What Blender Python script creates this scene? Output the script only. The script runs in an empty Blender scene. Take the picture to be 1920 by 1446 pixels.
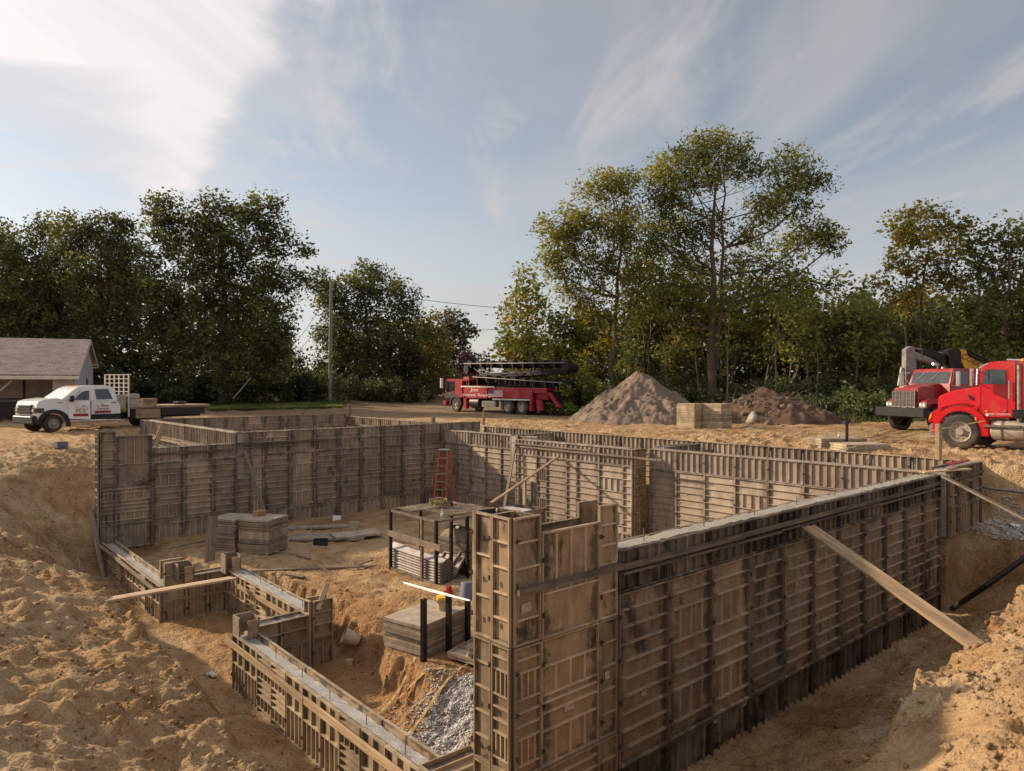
import bpy, bmesh, math, random
import numpy as np
from mathutils import Vector, Matrix
random.seed(7); RNG = np.random.default_rng(7)
R = math.radians
scene = bpy.context.scene
COL = scene.collection

# ---------------------------------------------------------------- camera
# site axes: x = u (along the front wall), y = v (along the long walls), z up, grade about 0
CA = (.7533, .6577); CB = (-.6577, .7533)      # camera right / forward in site axes
CZ = 2.07; FPX = 1328.0; HY = 720.0
cam_d = bpy.data.cameras.new('camera'); cam = bpy.data.objects.new('camera', cam_d); COL.objects.link(cam)
cam.location = (0, 0, CZ); cam.rotation_euler = (R(90), 0, -math.atan2(.6577, .7533))
cam_d.sensor_width = 36; cam_d.lens = 36*FPX/1920; cam_d.shift_y = -3/1920
cam_d.clip_start = .1; cam_d.clip_end = 2000
scene.camera = cam
# ---------------------------------------------------------------- sky, sun, exposure
SUN_EL = R(23); SUN_DIR = Vector((-.45, .893, 0)).normalized()     # towards the sun (plan)
world = bpy.data.worlds.new('World'); scene.world = world; world.use_nodes = True
def build_world():
    nt = world.node_tree; N = nt.nodes; L = nt.links; N.clear()
    out = N.new('ShaderNodeOutputWorld'); bg = N.new('ShaderNodeBackground'); L.new(bg.outputs[0], out.inputs[0])
    sky = N.new('ShaderNodeTexSky'); sky.sky_type = 'NISHITA'; sky.sun_disc = False
    sky.sun_elevation = SUN_EL; sky.sun_rotation = math.atan2(SUN_DIR.x, SUN_DIR.y)
    sky.altitude = 200; sky.air_density = 1.0; sky.dust_density = .6; sky.ozone_density = 1.3
    tc = N.new('ShaderNodeTexCoord')
    sep = N.new('ShaderNodeSeparateXYZ'); L.new(tc.outputs['Generated'], sep.inputs[0])
    def m(op, a, b=None, c=None):
        n = N.new('ShaderNodeMath'); n.operation = op
        for i, q in enumerate((a, b, c)):
            if q is None: continue
            if isinstance(q, (int, float)): n.inputs[i].default_value = q
            else: L.new(q, n.inputs[i])
        return n.outputs[0]
    # cloud layer: direction projected on a level plane, axes turned so that X is camera right, Y forward
    zc = m('MAXIMUM', sep.outputs[2], .06)
    X = m('DIVIDE', m('ADD', m('MULTIPLY', sep.outputs[0], .7533), m('MULTIPLY', sep.outputs[1], -.6577)), zc)
    Y = m('DIVIDE', m('ADD', m('MULTIPLY', sep.outputs[0], .6577), m('MULTIPLY', sep.outputs[1], .7533)), zc)
    comb = N.new('ShaderNodeCombineXYZ'); L.new(X, comb.inputs[0]); L.new(Y, comb.inputs[1])
    def noise(scale, detail, rough, sx=1, sy=1, rot=0, dist=0, off=0):
        mp = N.new('ShaderNodeMapping'); L.new(comb.outputs[0], mp.inputs[0])
        mp.inputs['Rotation'].default_value = (0, 0, rot); mp.inputs['Scale'].default_value = (sx, sy, 1)
        mp.inputs['Location'].default_value = (off, off*.7, 0)
        n = N.new('ShaderNodeTexNoise'); L.new(mp.outputs[0], n.inputs['Vector'])
        n.inputs['Scale'].default_value = scale; n.inputs['Detail'].default_value = detail
        n.inputs['Roughness'].default_value = rough; n.inputs['Distortion'].default_value = dist
        return n.outputs[0]
    def ramp(v, a, b):
        n = N.new('ShaderNodeMapRange'); n.interpolation_type = 'SMOOTHSTEP'
        L.new(v, n.inputs[0]); n.inputs[1].default_value = a; n.inputs[2].default_value = b
        return n.outputs[0]
    # large sheet of cirrus on the left, reaching down towards the trees
    n1 = noise(1.1, 7, .55, dist=.5); n2 = noise(2.2, 8, .6, 1, .28, R(25), .6, 3.1); n3 = noise(.8, 5, .5, 1, .35, R(-28), .3, 7.7)
    wig = m('ADD', m('MULTIPLY', m('SUBTRACT', n1, .5), .9), m('MULTIPLY', m('SUBTRACT', n2, .5), .5))
    Xr = m('SUBTRACT', -.50, m('MULTIPLY', m('SUBTRACT', Y, 1.85), .62))
    right = ramp(m('SUBTRACT', m('ADD', Xr, m('MULTIPLY', wig, .6)), X), -.02, .16)
    kl = N.new('ShaderNodeMapRange'); L.new(Y, kl.inputs[0])
    for q_, v_ in zip((1, 2, 3, 4), (1.6, 2.25, -3.4, -1.5)): kl.inputs[q_].default_value = v_
    Xl = m('SUBTRACT', kl.outputs[0], m('MULTIPLY', m('MAXIMUM', m('SUBTRACT', Y, 2.3), 0), .40))
    left = ramp(m('SUBTRACT', X, m('ADD', Xl, m('MULTIPLY', wig, .9))), -.15, .30)
    sheet = m('MULTIPLY', m('MULTIPLY', right, left), m('MULTIPLY', ramp(Y, 7.5, 3.2), m('ADD', .55, m('MULTIPLY', ramp(n2, .2, .62), .45))))
    n4 = noise(1.5, 7, .62, .5, 1.6, R(8), .5, 11.3)
    scraps = m('MULTIPLY', m('MULTIPLY', ramp(n4, .56, .74), ramp(X, .2, -1.2)), .75)
    streak = m('MULTIPLY', ramp(n2, .50, .76), .70)
    veil = m('ADD', .06, m('MULTIPLY', ramp(n3, .42, .68), .50))
    low = m('MULTIPLY', ramp(sep.outputs[2], .32, .02), .62)
    inv = m('MULTIPLY', m('MULTIPLY', m('SUBTRACT', 1, m('MULTIPLY', sheet, .97)), m('MULTIPLY', m('SUBTRACT', 1, streak), m('SUBTRACT', 1, scraps))),
            m('MULTIPLY', m('SUBTRACT', 1, veil), m('SUBTRACT', 1, low)))
    cov = m('SUBTRACT', 1, inv)
    # thin cloud scatters the light of the sky behind it: brighter towards the sun
    sd = Vector((SUN_DIR.x*math.cos(SUN_EL), SUN_DIR.y*math.cos(SUN_EL), math.sin(SUN_EL)))
    dot = m('ADD', m('ADD', m('MULTIPLY', sep.outputs[0], sd.x), m('MULTIPLY', sep.outputs[1], sd.y)), m('MULTIPLY', sep.outputs[2], sd.z))
    glow = m('ADD', 3.1, m('MULTIPLY', m('POWER', m('MAXIMUM', dot, 0), 3.0), 2.0))
    glow = m('ADD', glow, m('MULTIPLY', sheet, .9))
    cc = N.new('ShaderNodeCombineColor')
    L.new(m('MULTIPLY', glow, 1.05), cc.inputs[0]); L.new(m('MULTIPLY', glow, .99), cc.inputs[1]); L.new(m('MULTIPLY', glow, .97), cc.inputs[2])
    mix = N.new('ShaderNodeMix'); mix.data_type = 'RGBA'
    tint = N.new('ShaderNodeMix'); tint.data_type = 'RGBA'; tint.blend_type = 'MULTIPLY'; tint.inputs[0].default_value = 1
    hsv = N.new('ShaderNodeHueSaturation'); hsv.inputs['Saturation'].default_value = .62; L.new(sky.outputs[0], hsv.inputs['Color'])
    L.new(hsv.outputs[0], tint.inputs[6]); tint.inputs[7].default_value = (.70, .70, .68, 1)
    L.new(cov, mix.inputs[0]); L.new(tint.outputs[2], mix.inputs[6]); L.new(cc.outputs[0], mix.inputs[7])
    L.new(mix.outputs[2], bg.inputs[0]); bg.inputs[1].default_value = .114
build_world()
sun_d = bpy.data.lights.new('sun', 'SUN'); sun = bpy.data.objects.new('sun', sun_d); COL.objects.link(sun)
sun_d.energy = 4.3; sun_d.angle = R(2.0); sun_d.color = (1, .79, .55)
_s = Vector((SUN_DIR.x*math.cos(SUN_EL), SUN_DIR.y*math.cos(SUN_EL), math.sin(SUN_EL)))
sun.rotation_euler = (-_s).to_track_quat('-Z', 'Y').to_euler(); sun.location = _s*60
vs = scene.view_settings
vs.view_transform = 'Standard'; vs.look = 'None'; vs.exposure = 0.68; vs.gamma = 1; vs.use_curve_mapping = False

# ---------------------------------------------------------------- geometry helpers
def uv(X, Y): return (X*CA[0]+Y*CA[1], X*CB[0]+Y*CB[1])
def at(px, py, z):
    Y = FPX*(CZ-z)/(py-HY); X = (px-960)/FPX*Y; u, v = uv(X, Y); return Vector((u, v, z))
def atd(px, py, Y):
    X = (px-960)/FPX*Y; u, v = uv(X, Y); return Vector((u, v, CZ-(py-HY)/FPX*Y))
def onu(px, py, u):
    d = (px-960)/FPX; s = u/(d*CA[0]+CA[1]); return Vector((u, (d*CB[0]+CB[1])*s, CZ-(py-HY)/FPX*s))
def onv(px, py, v):
    d = (px-960)/FPX; s = v/(d*CB[0]+CB[1]); return Vector(((d*CA[0]+CA[1])*s, v, CZ-(py-HY)/FPX*s))

def hash2(ix, iy, seed):
    h = (ix.astype(np.int64)*374761393 + iy.astype(np.int64)*668265263 + seed*982451653) & 0xffffffff
    h = ((h ^ (h >> 13))*1274126177) & 0xffffffff
    return ((h ^ (h >> 16)) & 0xffff)/65535.0
def vnoise(x, y, seed=0):
    ix = np.floor(x); iy = np.floor(y); fx = x-ix; fy = y-iy
    fx = fx*fx*fx*(fx*(fx*6-15)+10); fy = fy*fy*fy*(fy*(fy*6-15)+10)
    a = hash2(ix, iy, seed); b = hash2(ix+1, iy, seed); c = hash2(ix, iy+1, seed); d = hash2(ix+1, iy+1, seed)
    return (a*(1-fx)+b*fx)*(1-fy)+(c*(1-fx)+d*fx)*fy
def fbm(x, y, seed=0, oct=4, g=.5):
    s = 0; a = 1; t = 0
    for o in range(oct):
        s = s+a*vnoise(x*2**o+o*17.3, y*2**o-o*9.1, seed+o); t += a; a *= g
    return s/t-.5
def ridged(x, y, seed=0, oct=3):
    s = 0; a = 1; t = 0
    for o in range(oct):
        s = s+a*(1-np.abs(2*vnoise(x*2**o+o*7.7, y*2**o+o*3.3, seed+o)-1)); t += a; a *= .5
    return s/t

class MB:
    def __init__(s): s.v = []; s.f = []; s.m = []
    def add(s, verts, faces, mi=0):
        b = len(s.v); s.v += [tuple(q) for q in verts]
        for f in faces: s.f.append(tuple(b+i for i in f)); s.m.append(mi)
        return s
    def box(s, x0, x1, y0, y1, z0, z1, mi=0, M=None):
        vs_ = [(x0,y0,z0),(x1,y0,z0),(x1,y1,z0),(x0,y1,z0),(x0,y0,z1),(x1,y0,z1),(x1,y1,z1),(x0,y1,z1)]
        if M is not None: vs_ = [M @ Vector(q) for q in vs_]
        return s.add(vs_, [(3,2,1,0),(4,5,6,7),(0,1,5,4),(1,2,6,5),(2,3,7,6),(3,0,4,7)], mi)
    def beam(s, p0, p1, w, h, up=(0,0,1), mi=0):
        p0 = Vector(p0); p1 = Vector(p1); d = (p1-p0); L = d.length; d.normalize(); up = Vector(up)
        if abs(d.dot(up)) > .98: up = Vector((1,0,0))
        sd = d.cross(up).normalized(); u2 = sd.cross(d)
        vs_ = []
        for p in (p0, p1):
            for a, b in ((-1,-1),(1,-1),(1,1),(-1,1)): vs_.append(p+sd*(a*w/2)+u2*(b*h/2))
        return s.add(vs_, [(3,2,1,0),(4,5,6,7),(0,1,5,4),(1,2,6,5),(2,3,7,6),(3,0,4,7)], mi)
    def tube(s, pts, rs, n=8, mi=0, caps=True):
        pts = [Vector(p) for p in pts]
        if not isinstance(rs, (list, tuple)): rs = [rs]*len(pts)
        b = len(s.v); ref = Vector((.3,.2,.93))
        for i, p in enumerate(pts):
            d = (pts[min(i+1, len(pts)-1)]-pts[max(i-1, 0)])
            d = d.normalized() if d.length > 1e-9 else Vector((0,0,1))
            a = d.cross(ref)
            if a.length < 1e-3: a = d.cross(Vector((1,0,0)))
            a.normalize(); c = d.cross(a)
            for k in range(n):
                t = 2*math.pi*k/n; s.v.append(tuple(p+a*(math.cos(t)*rs[i])+c*(math.sin(t)*rs[i])))
        for i in range(len(pts)-1):
            for k in range(n):
                k2 = (k+1) % n
                s.f.append((b+i*n+k, b+i*n+k2, b+(i+1)*n+k2, b+(i+1)*n+k)); s.m.append(mi)
        if caps:
            s.f.append(tuple(b+k for k in range(n))[::-1]); s.m.append(mi)
            e = b+(len(pts)-1)*n; s.f.append(tuple(e+k for k in range(n))); s.m.append(mi)
        return s
    def lathe(s, prof, n=24, axis='z', c=(0,0,0), mi=0, caps=True):
        b = len(s.v); c = Vector(c)
        for (h, r) in prof:
            for k in range(n):
                t = 2*math.pi*k/n; q = (r*math.cos(t), r*math.sin(t))
                p = (q[0], q[1], h) if axis == 'z' else ((q[0], h, q[1]) if axis == 'y' else (h, q[0], q[1]))
                s.v.append(tuple(c+Vector(p)))
        for i in range(len(prof)-1):
            for k in range(n):
                k2 = (k+1) % n; s.f.append((b+i*n+k, b+i*n+k2, b+(i+1)*n+k2, b+(i+1)*n+k)); s.m.append(mi)
        if not caps: return s
        s.f.append(tuple(b+k for k in range(n))[::-1]); s.m.append(mi)
        e = b+(len(prof)-1)*n; s.f.append(tuple(e+k for k in range(n))); s.m.append(mi)
        return s
    def prism(s, poly, hw, mi=0, y0=None):
        # side profile polygon [(x, z)], extruded across y; hw number or function of z (half width); y0: one-sided slab from y0(z) by hw
        n = len(poly); b = len(s.v)
        f = hw if callable(hw) else (lambda z: hw)
        if y0 is None:
            for x, z in poly: s.v.append((x, f(z), z))
            for x, z in poly: s.v.append((x, -f(z), z))
        else:
            g = y0 if callable(y0) else (lambda z: y0)
            for x, z in poly: s.v.append((x, g(z)+f(z), z))
            for x, z in poly: s.v.append((x, g(z), z))
        s.f.append(tuple(b+i for i in range(n))); s.f.append(tuple(b+n+i for i in range(n))[::-1]); s.m += [mi, mi]
        for i in range(n):
            j = (i+1) % n; s.f.append((b+j, b+i, b+n+i, b+n+j)); s.m.append(mi)
        return s
    def mesh(s, name, mats, smooth=False, bevel=0, seg=1, auto=None):
        me = bpy.data.meshes.new(name); me.from_pydata(s.v, [], s.f)
        mats = mats if isinstance(mats, (list, tuple)) else [mats]
        for q in mats: me.materials.append(q)
        if len(mats) > 1: me.polygons.foreach_set('material_index', s.m)
        bm = bmesh.new(); bm.from_mesh(me)
        bmesh.ops.recalc_face_normals(bm, faces=bm.faces)
        if bevel:
            eg = [e for e in bm.edges if len(e.link_faces) == 2 and e.calc_face_angle(0) > R(25)]
            bmesh.ops.bevel(bm, geom=eg, offset=bevel, segments=seg, affect='EDGES', clamp_overlap=True)
        if smooth:
            for f in bm.faces: f.smooth = True
            for e in bm.edges:
                if len(e.link_faces) == 2 and e.calc_face_angle(0) > R(auto or 38): e.smooth = False
        bm.to_mesh(me); bm.free(); me.update()
        return me
    def build(s, name, mats, parent=None, smooth=False, bevel=0, seg=1, loc=None, rot=None, auto=None):
        return link(name, s.mesh(name, mats, smooth, bevel, seg, auto), parent, loc, rot)
def link(name, me, parent=None, loc=None, rot=None):
    o = bpy.data.objects.new(name, me); COL.objects.link(o)
    if parent is not None: o.parent = parent
    if loc is not None: o.location = loc
    if rot is not None: o.rotation_euler = rot
    return o
def empty(name, loc=(0,0,0), rotz=0):
    o = bpy.data.objects.new(name, None); COL.objects.link(o); o.location = loc; o.rotation_euler = (0,0,rotz)
    o.empty_display_size = .3; return o
def tag(o, label=None, cat=None, group=None, kind=None):
    if label: o['label'] = label
    if cat: o['category'] = cat
    if group: o['group'] = group
    if kind: o['kind'] = kind
    return o
def raw_mesh(name, V, F, mats, smooth=False, mi=None):
    """numpy vertices (n,3) and faces (m,k)"""
    me = bpy.data.meshes.new(name); V = np.asarray(V, np.float32); F = np.asarray(F, np.int32); k = F.shape[1]
    me.vertices.add(len(V)); me.vertices.foreach_set('co', V.ravel())
    me.loops.add(F.size); me.loops.foreach_set('vertex_index', F.ravel())
    me.polygons.add(len(F)); me.polygons.foreach_set('loop_start', np.arange(0, F.size, k, dtype=np.int32))
    try: me.polygons.foreach_set('loop_total', np.full(len(F), k, np.int32))
    except Exception: pass
    for q in (mats if isinstance(mats, (list, tuple)) else [mats]): me.materials.append(q)
    if mi is not None: me.polygons.foreach_set('material_index', np.asarray(mi, np.int32))
    if smooth: me.polygons.foreach_set('use_smooth', np.ones(len(F), bool))
    me.update(calc_edges=True); me.validate()
    return me
def text_mesh(txt, size, mat_, depth=.004, shear=0, name='lettering'):
    cu = bpy.data.curves.new('t', 'FONT'); cu.body = txt; cu.size = size; cu.extrude = depth; cu.align_x = 'CENTER'; cu.align_y = 'CENTER'; cu.shear = shear
    cu.resolution_u = 2
    o = bpy.data.objects.new('t', cu); COL.objects.link(o)
    dg = bpy.context.evaluated_depsgraph_get(); me = bpy.data.meshes.new_from_object(o.evaluated_get(dg)); me.name = name
    bpy.data.objects.remove(o); me.materials.clear(); me.materials.append(mat_)
    return me

# ---------------------------------------------------------------- materials
def new_mat(name):
    m_ = bpy.data.materials.new(name); m_.use_nodes = True; nt = m_.node_tree
    b = nt.nodes['Principled BSDF']; return m_, nt, nt.nodes, nt.links, b
def nd_math(N, L, op, a, b=None):
    n = N.new('ShaderNodeMath'); n.operation = op
    for i, q in enumerate((a, b)):
        if q is None: continue
        if isinstance(q, (int, float)): n.inputs[i].default_value = q
        else: L.new(q, n.inputs[i])
    return n.outputs[0]
def nd_noise(N, L, vec, scale, detail=4, rough=.55, sc=(1,1,1), dist=0):
    mp = N.new('ShaderNodeMapping'); mp.inputs['Scale'].default_value = sc; L.new(vec, mp.inputs[0])
    n = N.new('ShaderNodeTexNoise'); L.new(mp.outputs[0], n.inputs['Vector'])
    n.inputs['Scale'].default_value = scale; n.inputs['Detail'].default_value = detail; n.inputs['Roughness'].default_value = rough
    n.inputs['Distortion'].default_value = dist
    return n.outputs[0]
def nd_range(N, L, v, a, b, c=0, d=1, smooth=True):
    n = N.new('ShaderNodeMapRange'); n.interpolation_type = 'SMOOTHSTEP' if smooth else 'LINEAR'
    L.new(v, n.inputs[0])
    for i, q in enumerate((a, b, c, d)): n.inputs[i+1].default_value = q
    return n.outputs[0]
def nd_mix(N, L, fac, a, b, blend='MIX'):
    n = N.new('ShaderNodeMix'); n.data_type = 'RGBA'; n.blend_type = blend
    if isinstance(fac, (int, float)): n.inputs[0].default_value = fac
    else: L.new(fac, n.inputs[0])
    for i, q in ((6, a), (7, b)):
        if isinstance(q, tuple): n.inputs[i].default_value = (*q, 1) if len(q) == 3 else q
        else: L.new(q, n.inputs[i])
    return n.outputs[2]
def nd_bump(N, L, b, h, strength=.4, dist=.02, prev=None):
    n = N.new('ShaderNodeBump'); n.inputs['Strength'].default_value = strength; n.inputs['Distance'].default_value = dist
    L.new(h, n.inputs['Height']); L.new(n.outputs[0], b.inputs['Normal'])
    if prev is not None: L.new(prev, n.inputs['Normal'])
    return n.outputs[0]
def simple(name, c1, c2=None, scale=6, rough=.7, metal=0, bump=.0, spec=.4, objvar=0, sc=(1,1,1), coat=0, dirt=None):
    m_, nt, N, L, b = new_mat(name)
    tc = N.new('ShaderNodeTexCoord'); vec = tc.outputs['Object']
    c2 = c2 or tuple(q*.75 for q in c1)
    n1 = nd_noise(N, L, vec, scale, 6, .6, sc)
    col = nd_mix(N, L, nd_range(N, L, n1, .32, .68), c1, c2)
    if objvar:
        oi = N.new('ShaderNodeObjectInfo')
        k = nd_range(N, L, oi.outputs['Random'], 0, 1, 1-objvar, 1+objvar, False)
        hs = N.new('ShaderNodeHueSaturation'); L.new(k, hs.inputs['Value']); L.new(col, hs.inputs['Color']); col = hs.outputs[0]
    if dirt:
        n2 = nd_noise(N, L, vec, 1.7, 6, .65)
        col = nd_mix(N, L, nd_range(N, L, n2, .48, .75, 0, dirt[1]), col, dirt[0])
    L.new(col, b.inputs['Base Color']); b.inputs['Roughness'].default_value = rough; b.inputs['Metallic'].default_value = metal
    b.inputs['Specular IOR Level'].default_value = spec
    if coat: b.inputs['Coat Weight'].default_value = coat; b.inputs['Coat Roughness'].default_value = .08
    if bump: nd_bump(N, L, b, nd_noise(N, L, vec, scale*5, 5, .6, sc), bump, .01)
    return m_
def form_mat(name, c1, c2, stain, stain_c=(.022,.018,.015), splash=(.42,.38,.34), splash_a=.35, rough=.75, joint=.7):
    """plywood/steel form faces: blotches, concrete smears, dark oil and wet stains, each panel its own tone"""
    m_, nt, N, L, b = new_mat(name)
    g = N.new('ShaderNodeNewGeometry'); pos = g.outputs['Position']; oi = N.new('ShaderNodeObjectInfo')
    n1 = nd_noise(N, L, pos, 2.6, 7, .62, (1,1,.6)); col = nd_mix(N, L, nd_range(N, L, n1, .3, .7), c1, c2)
    nv = nd_noise(N, L, pos, 9, 5, .6, (1,1,.12)); col = nd_mix(N, L, nd_range(N, L, nv, .45, .8, 0, .38), col, splash)
    n2 = nd_noise(N, L, pos, 5.2, 8, .7); col = nd_mix(N, L, nd_range(N, L, n2, .5, .72, 0, splash_a), col, splash)
    k = nd_range(N, L, oi.outputs['Random'], 0, 1, .72, 1.22, False)
    hs = N.new('ShaderNodeHueSaturation'); L.new(k, hs.inputs['Value']); L.new(col, hs.inputs['Color']); col = hs.outputs[0]
    s1 = nd_noise(N, L, pos, 1.15, 8, .68, (1,1,.75), .6); s2 = nd_noise(N, L, pos, 14, 4, .6, (1,1,.18))
    sm = nd_math(N, L, 'ADD', s1, nd_math(N, L, 'MULTIPLY', nd_math(N, L, 'SUBTRACT', s2, .5), .25))
    col = nd_mix(N, L, nd_range(N, L, sm, .66-stain*.2, .76-stain*.16, 0, .88), col, stain_c)
    # black form oil and leaked slurry dried along the joints
    tc = N.new('ShaderNodeTexCoord'); sp = N.new('ShaderNodeSeparateXYZ'); L.new(tc.outputs['Generated'], sp.inputs[0])
    ed = [nd_math(N, L, 'MINIMUM', sp.outputs[i], nd_math(N, L, 'SUBTRACT', 1, sp.outputs[i])) for i in (0, 2)]
    e_ = nd_math(N, L, 'MINIMUM', nd_math(N, L, 'MULTIPLY', ed[0], .85), nd_math(N, L, 'ADD', nd_math(N, L, 'MULTIPLY', ed[1], 2.2), .05))
    jn = nd_noise(N, L, pos, 3.4, 6, .7); e_ = nd_math(N, L, 'ADD', e_, nd_math(N, L, 'MULTIPLY', nd_math(N, L, 'SUBTRACT', jn, .60), .62))
    col = nd_mix(N, L, nd_range(N, L, e_, .07, -.01, 0, joint), col, stain_c)
    L.new(col, b.inputs['Base Color']); b.inputs['Specular IOR Level'].default_value = .3
    L.new(nd_range(N, L, sm, .4, .7, rough, rough-.25), b.inputs['Roughness'])
    nd_bump(N, L, b, n2, .35, .008)
    return m_
def leaf_mat(name, cols, trans=.35):
    m_, nt, N, L, b = new_mat(name)
    g = N.new('ShaderNodeNewGeometry'); rp = N.new('ShaderNodeValToRGB'); L.new(g.outputs['Random Per Island'], rp.inputs[0])
    el = rp.color_ramp.elements
    while len(el) < len(cols): el.new(.5)
    for i, c in enumerate(cols): el[i].position = i/(len(cols)-1); el[i].color = (*c, 1)
    # slow drift of tone between whole boughs
    n = nd_noise(N, L, g.outputs['Position'], .35, 3, .5)
    hs = N.new('ShaderNodeHueSaturation'); L.new(rp.outputs[0], hs.inputs['Color']); L.new(nd_range(N, L, n, .3, .7, .75, 1.6), hs.inputs['Value'])
    b.inputs['Roughness'].default_value = .55; b.inputs['Specular IOR Level'].default_value = .35
    L.new(hs.outputs[0], b.inputs['Base Color'])
    tr = N.new('ShaderNodeBsdfTranslucent'); hs2 = N.new('ShaderNodeHueSaturation'); hs2.inputs['Value'].default_value = 1.5; hs2.inputs['Saturation'].default_value = 1.1; hs2.inputs['Hue'].default_value = .485
    L.new(hs.outputs[0], hs2.inputs['Color']); L.new(hs2.outputs[0], tr.inputs[0])
    mx = N.new('ShaderNodeMixShader'); mx.inputs[0].default_value = trans
    L.new(b.outputs[0], mx.inputs[1]); L.new(tr.outputs[0], mx.inputs[2]); L.new(mx.outputs[0], N['Material Output'].inputs[0])
    return m_
def ground_mat():
    m_, nt, N, L, b = new_mat('earth')
    g = N.new('ShaderNodeNewGeometry'); pos = g.outputs['Position']
    nA = nd_noise(N, L, pos, .55, 6, .6); nB = nd_noise(N, L, pos, 2.3, 7, .62); nC = nd_noise(N, L, pos, 11, 7, .65); nF = nd_noise(N, L, pos, 60, 4, .6)
    sand = (.50,.36,.21); tan = (.43,.275,.14); rust = (.33,.17,.07); pale = (.60,.47,.31)
    col = nd_mix(N, L, nd_range(N, L, nA, .38, .62), sand, tan)
    nE = nd_noise(N, L, pos, 1.15, 7, .66, (1,1,1), 1.2)
    col = nd_mix(N, L, nd_range(N, L, nE, .52, .66, 0, .55), col, (.22,.13,.07)); col = nd_mix(N, L, nd_range(N, L, nE, .46, .32, 0, .6), col, pale)
    col = nd_mix(N, L, nd_range(N, L, nB, .5, .72, 0, .8), col, rust)
    col = nd_mix(N, L, nd_range(N, L, nC, .55, .8, 0, .55), col, pale)
    col = nd_mix(N, L, nd_range(N, L, nF, .35, .8, 0, .28), col, (.20,.115,.055))
    sp = N.new('ShaderNodeSeparateXYZ'); L.new(pos, sp.inputs[0])
    # patches of reddish subsoil thrown up by the digging; grey-brown packed drive beyond the house
    nD = nd_noise(N, L, pos, .33, 5, .6, (1,1,1), .8)
    col = nd_mix(N, L, nd_range(N, L, nD, .5, .66, 0, .6), col, (.235,.12,.05))
    # reddish clay laid bare by the footing trench in the pit
    du = nd_math(N, L, 'ABSOLUTE', nd_math(N, L, 'SUBTRACT', sp.outputs[0], 6.7)); dv = nd_math(N, L, 'ABSOLUTE', nd_math(N, L, 'MULTIPLY', nd_math(N, L, 'SUBTRACT', sp.outputs[1], 12.5), .36))
    pit = nd_math(N, L, 'ADD', nd_math(N, L, 'MAXIMUM', du, dv), nd_math(N, L, 'MULTIPLY', nB, 1.6))
    col = nd_mix(N, L, nd_range(N, L, pit, 3.0, 1.9, 0, .62), col, (.30,.145,.055))
    far = nd_math(N, L, 'ADD', nd_math(N, L, 'MULTIPLY', sp.outputs[0], .6577), nd_math(N, L, 'MULTIPLY', sp.outputs[1], .7533))
    far = nd_math(N, L, 'ADD', far, nd_math(N, L, 'MULTIPLY', nA, 14))
    col = nd_mix(N, L, nd_range(N, L, far, 44, 56, 0, .75), col, (.21,.155,.105))
    L.new(col, b.inputs['Base Color']); b.inputs['Roughness'].default_value = .95; b.inputs['Specular IOR Level'].default_value = .12
    vo = N.new('ShaderNodeTexVoronoi'); vo.inputs['Scale'].default_value = 16; L.new(pos, vo.inputs['Vector'])
    vo2 = N.new('ShaderNodeTexVoronoi'); vo2.inputs['Scale'].default_value = 48; L.new(pos, vo2.inputs['Vector'])
    cl = nd_math(N, L, 'MULTIPLY', vo.outputs['Distance'], nd_range(N, L, nB, .35, .6, -.2, -1))
    p = nd_bump(N, L, b, nC, 1.0, .09); p = nd_bump(N, L, b, cl, .8, .06, p); p = nd_bump(N, L, b, vo2.outputs['Distance'], .5, -.012, p); nd_bump(N, L, b, nF, .7, .014, p)
    return m_
def concrete_mat(name, c1, c2, rough=.6, bump=.5):
    m_, nt, N, L, b = new_mat(name)
    g = N.new('ShaderNodeNewGeometry'); pos = g.outputs['Position']
    n1 = nd_noise(N, L, pos, 4, 7, .65); n2 = nd_noise(N, L, pos, 40, 5, .6)
    col = nd_mix(N, L, nd_range(N, L, n1, .35, .65), c1, c2); col = nd_mix(N, L, nd_range(N, L, n2, .5, .75, 0, .4), col, tuple(q*.5 for q in c1))
    L.new(col, b.inputs['Base Color']); b.inputs['Specular IOR Level'].default_value = .5
    L.new(nd_range(N, L, n1, .35, .65, rough-.2, rough+.15), b.inputs['Roughness'])
    nd_bump(N, L, b, n2, bump, .02)
    return m_
def wood_mat(name, c1, c2, along='x', objvar=.15):
    m_, nt, N, L, b = new_mat(name)
    tc = N.new('ShaderNodeTexCoord'); vec = tc.outputs['Object']
    sc = {'x': (.5,9,9), 'y': (9,.5,9), 'z': (9,9,.5)}[along]
    n1 = nd_noise(N, L, vec, 2.5, 6, .6, sc, .4); n2 = nd_noise(N, L, vec, 3, 6, .6)
    col = nd_mix(N, L, nd_range(N, L, n1, .35, .65), c1, c2); col = nd_mix(N, L, nd_range(N, L, n2, .5, .75, 0, .6), col, tuple(q*.55 for q in c2))
    oi = N.new('ShaderNodeObjectInfo'); hs = N.new('ShaderNodeHueSaturation'); L.new(col, hs.inputs['Color'])
    L.new(nd_range(N, L, oi.outputs['Random'], 0, 1, 1-objvar, 1+objvar, False), hs.inputs['Value'])
    L.new(hs.outputs[0], b.inputs['Base Color']); b.inputs['Roughness'].default_value = .8; b.inputs['Specular IOR Level'].default_value = .25
    nd_bump(N, L, b, n1, .3, .004)
    return m_
M = {}
M['earth'] = ground_mat()
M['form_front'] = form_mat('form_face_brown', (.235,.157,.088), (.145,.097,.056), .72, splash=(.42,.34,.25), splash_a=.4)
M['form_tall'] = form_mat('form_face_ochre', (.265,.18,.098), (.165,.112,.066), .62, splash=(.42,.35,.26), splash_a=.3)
M['form_back'] = form_mat('form_face_grey', (.30,.225,.155), (.19,.142,.10), .45, splash=(.42,.345,.265), splash_a=.3, joint=.6)
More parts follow.
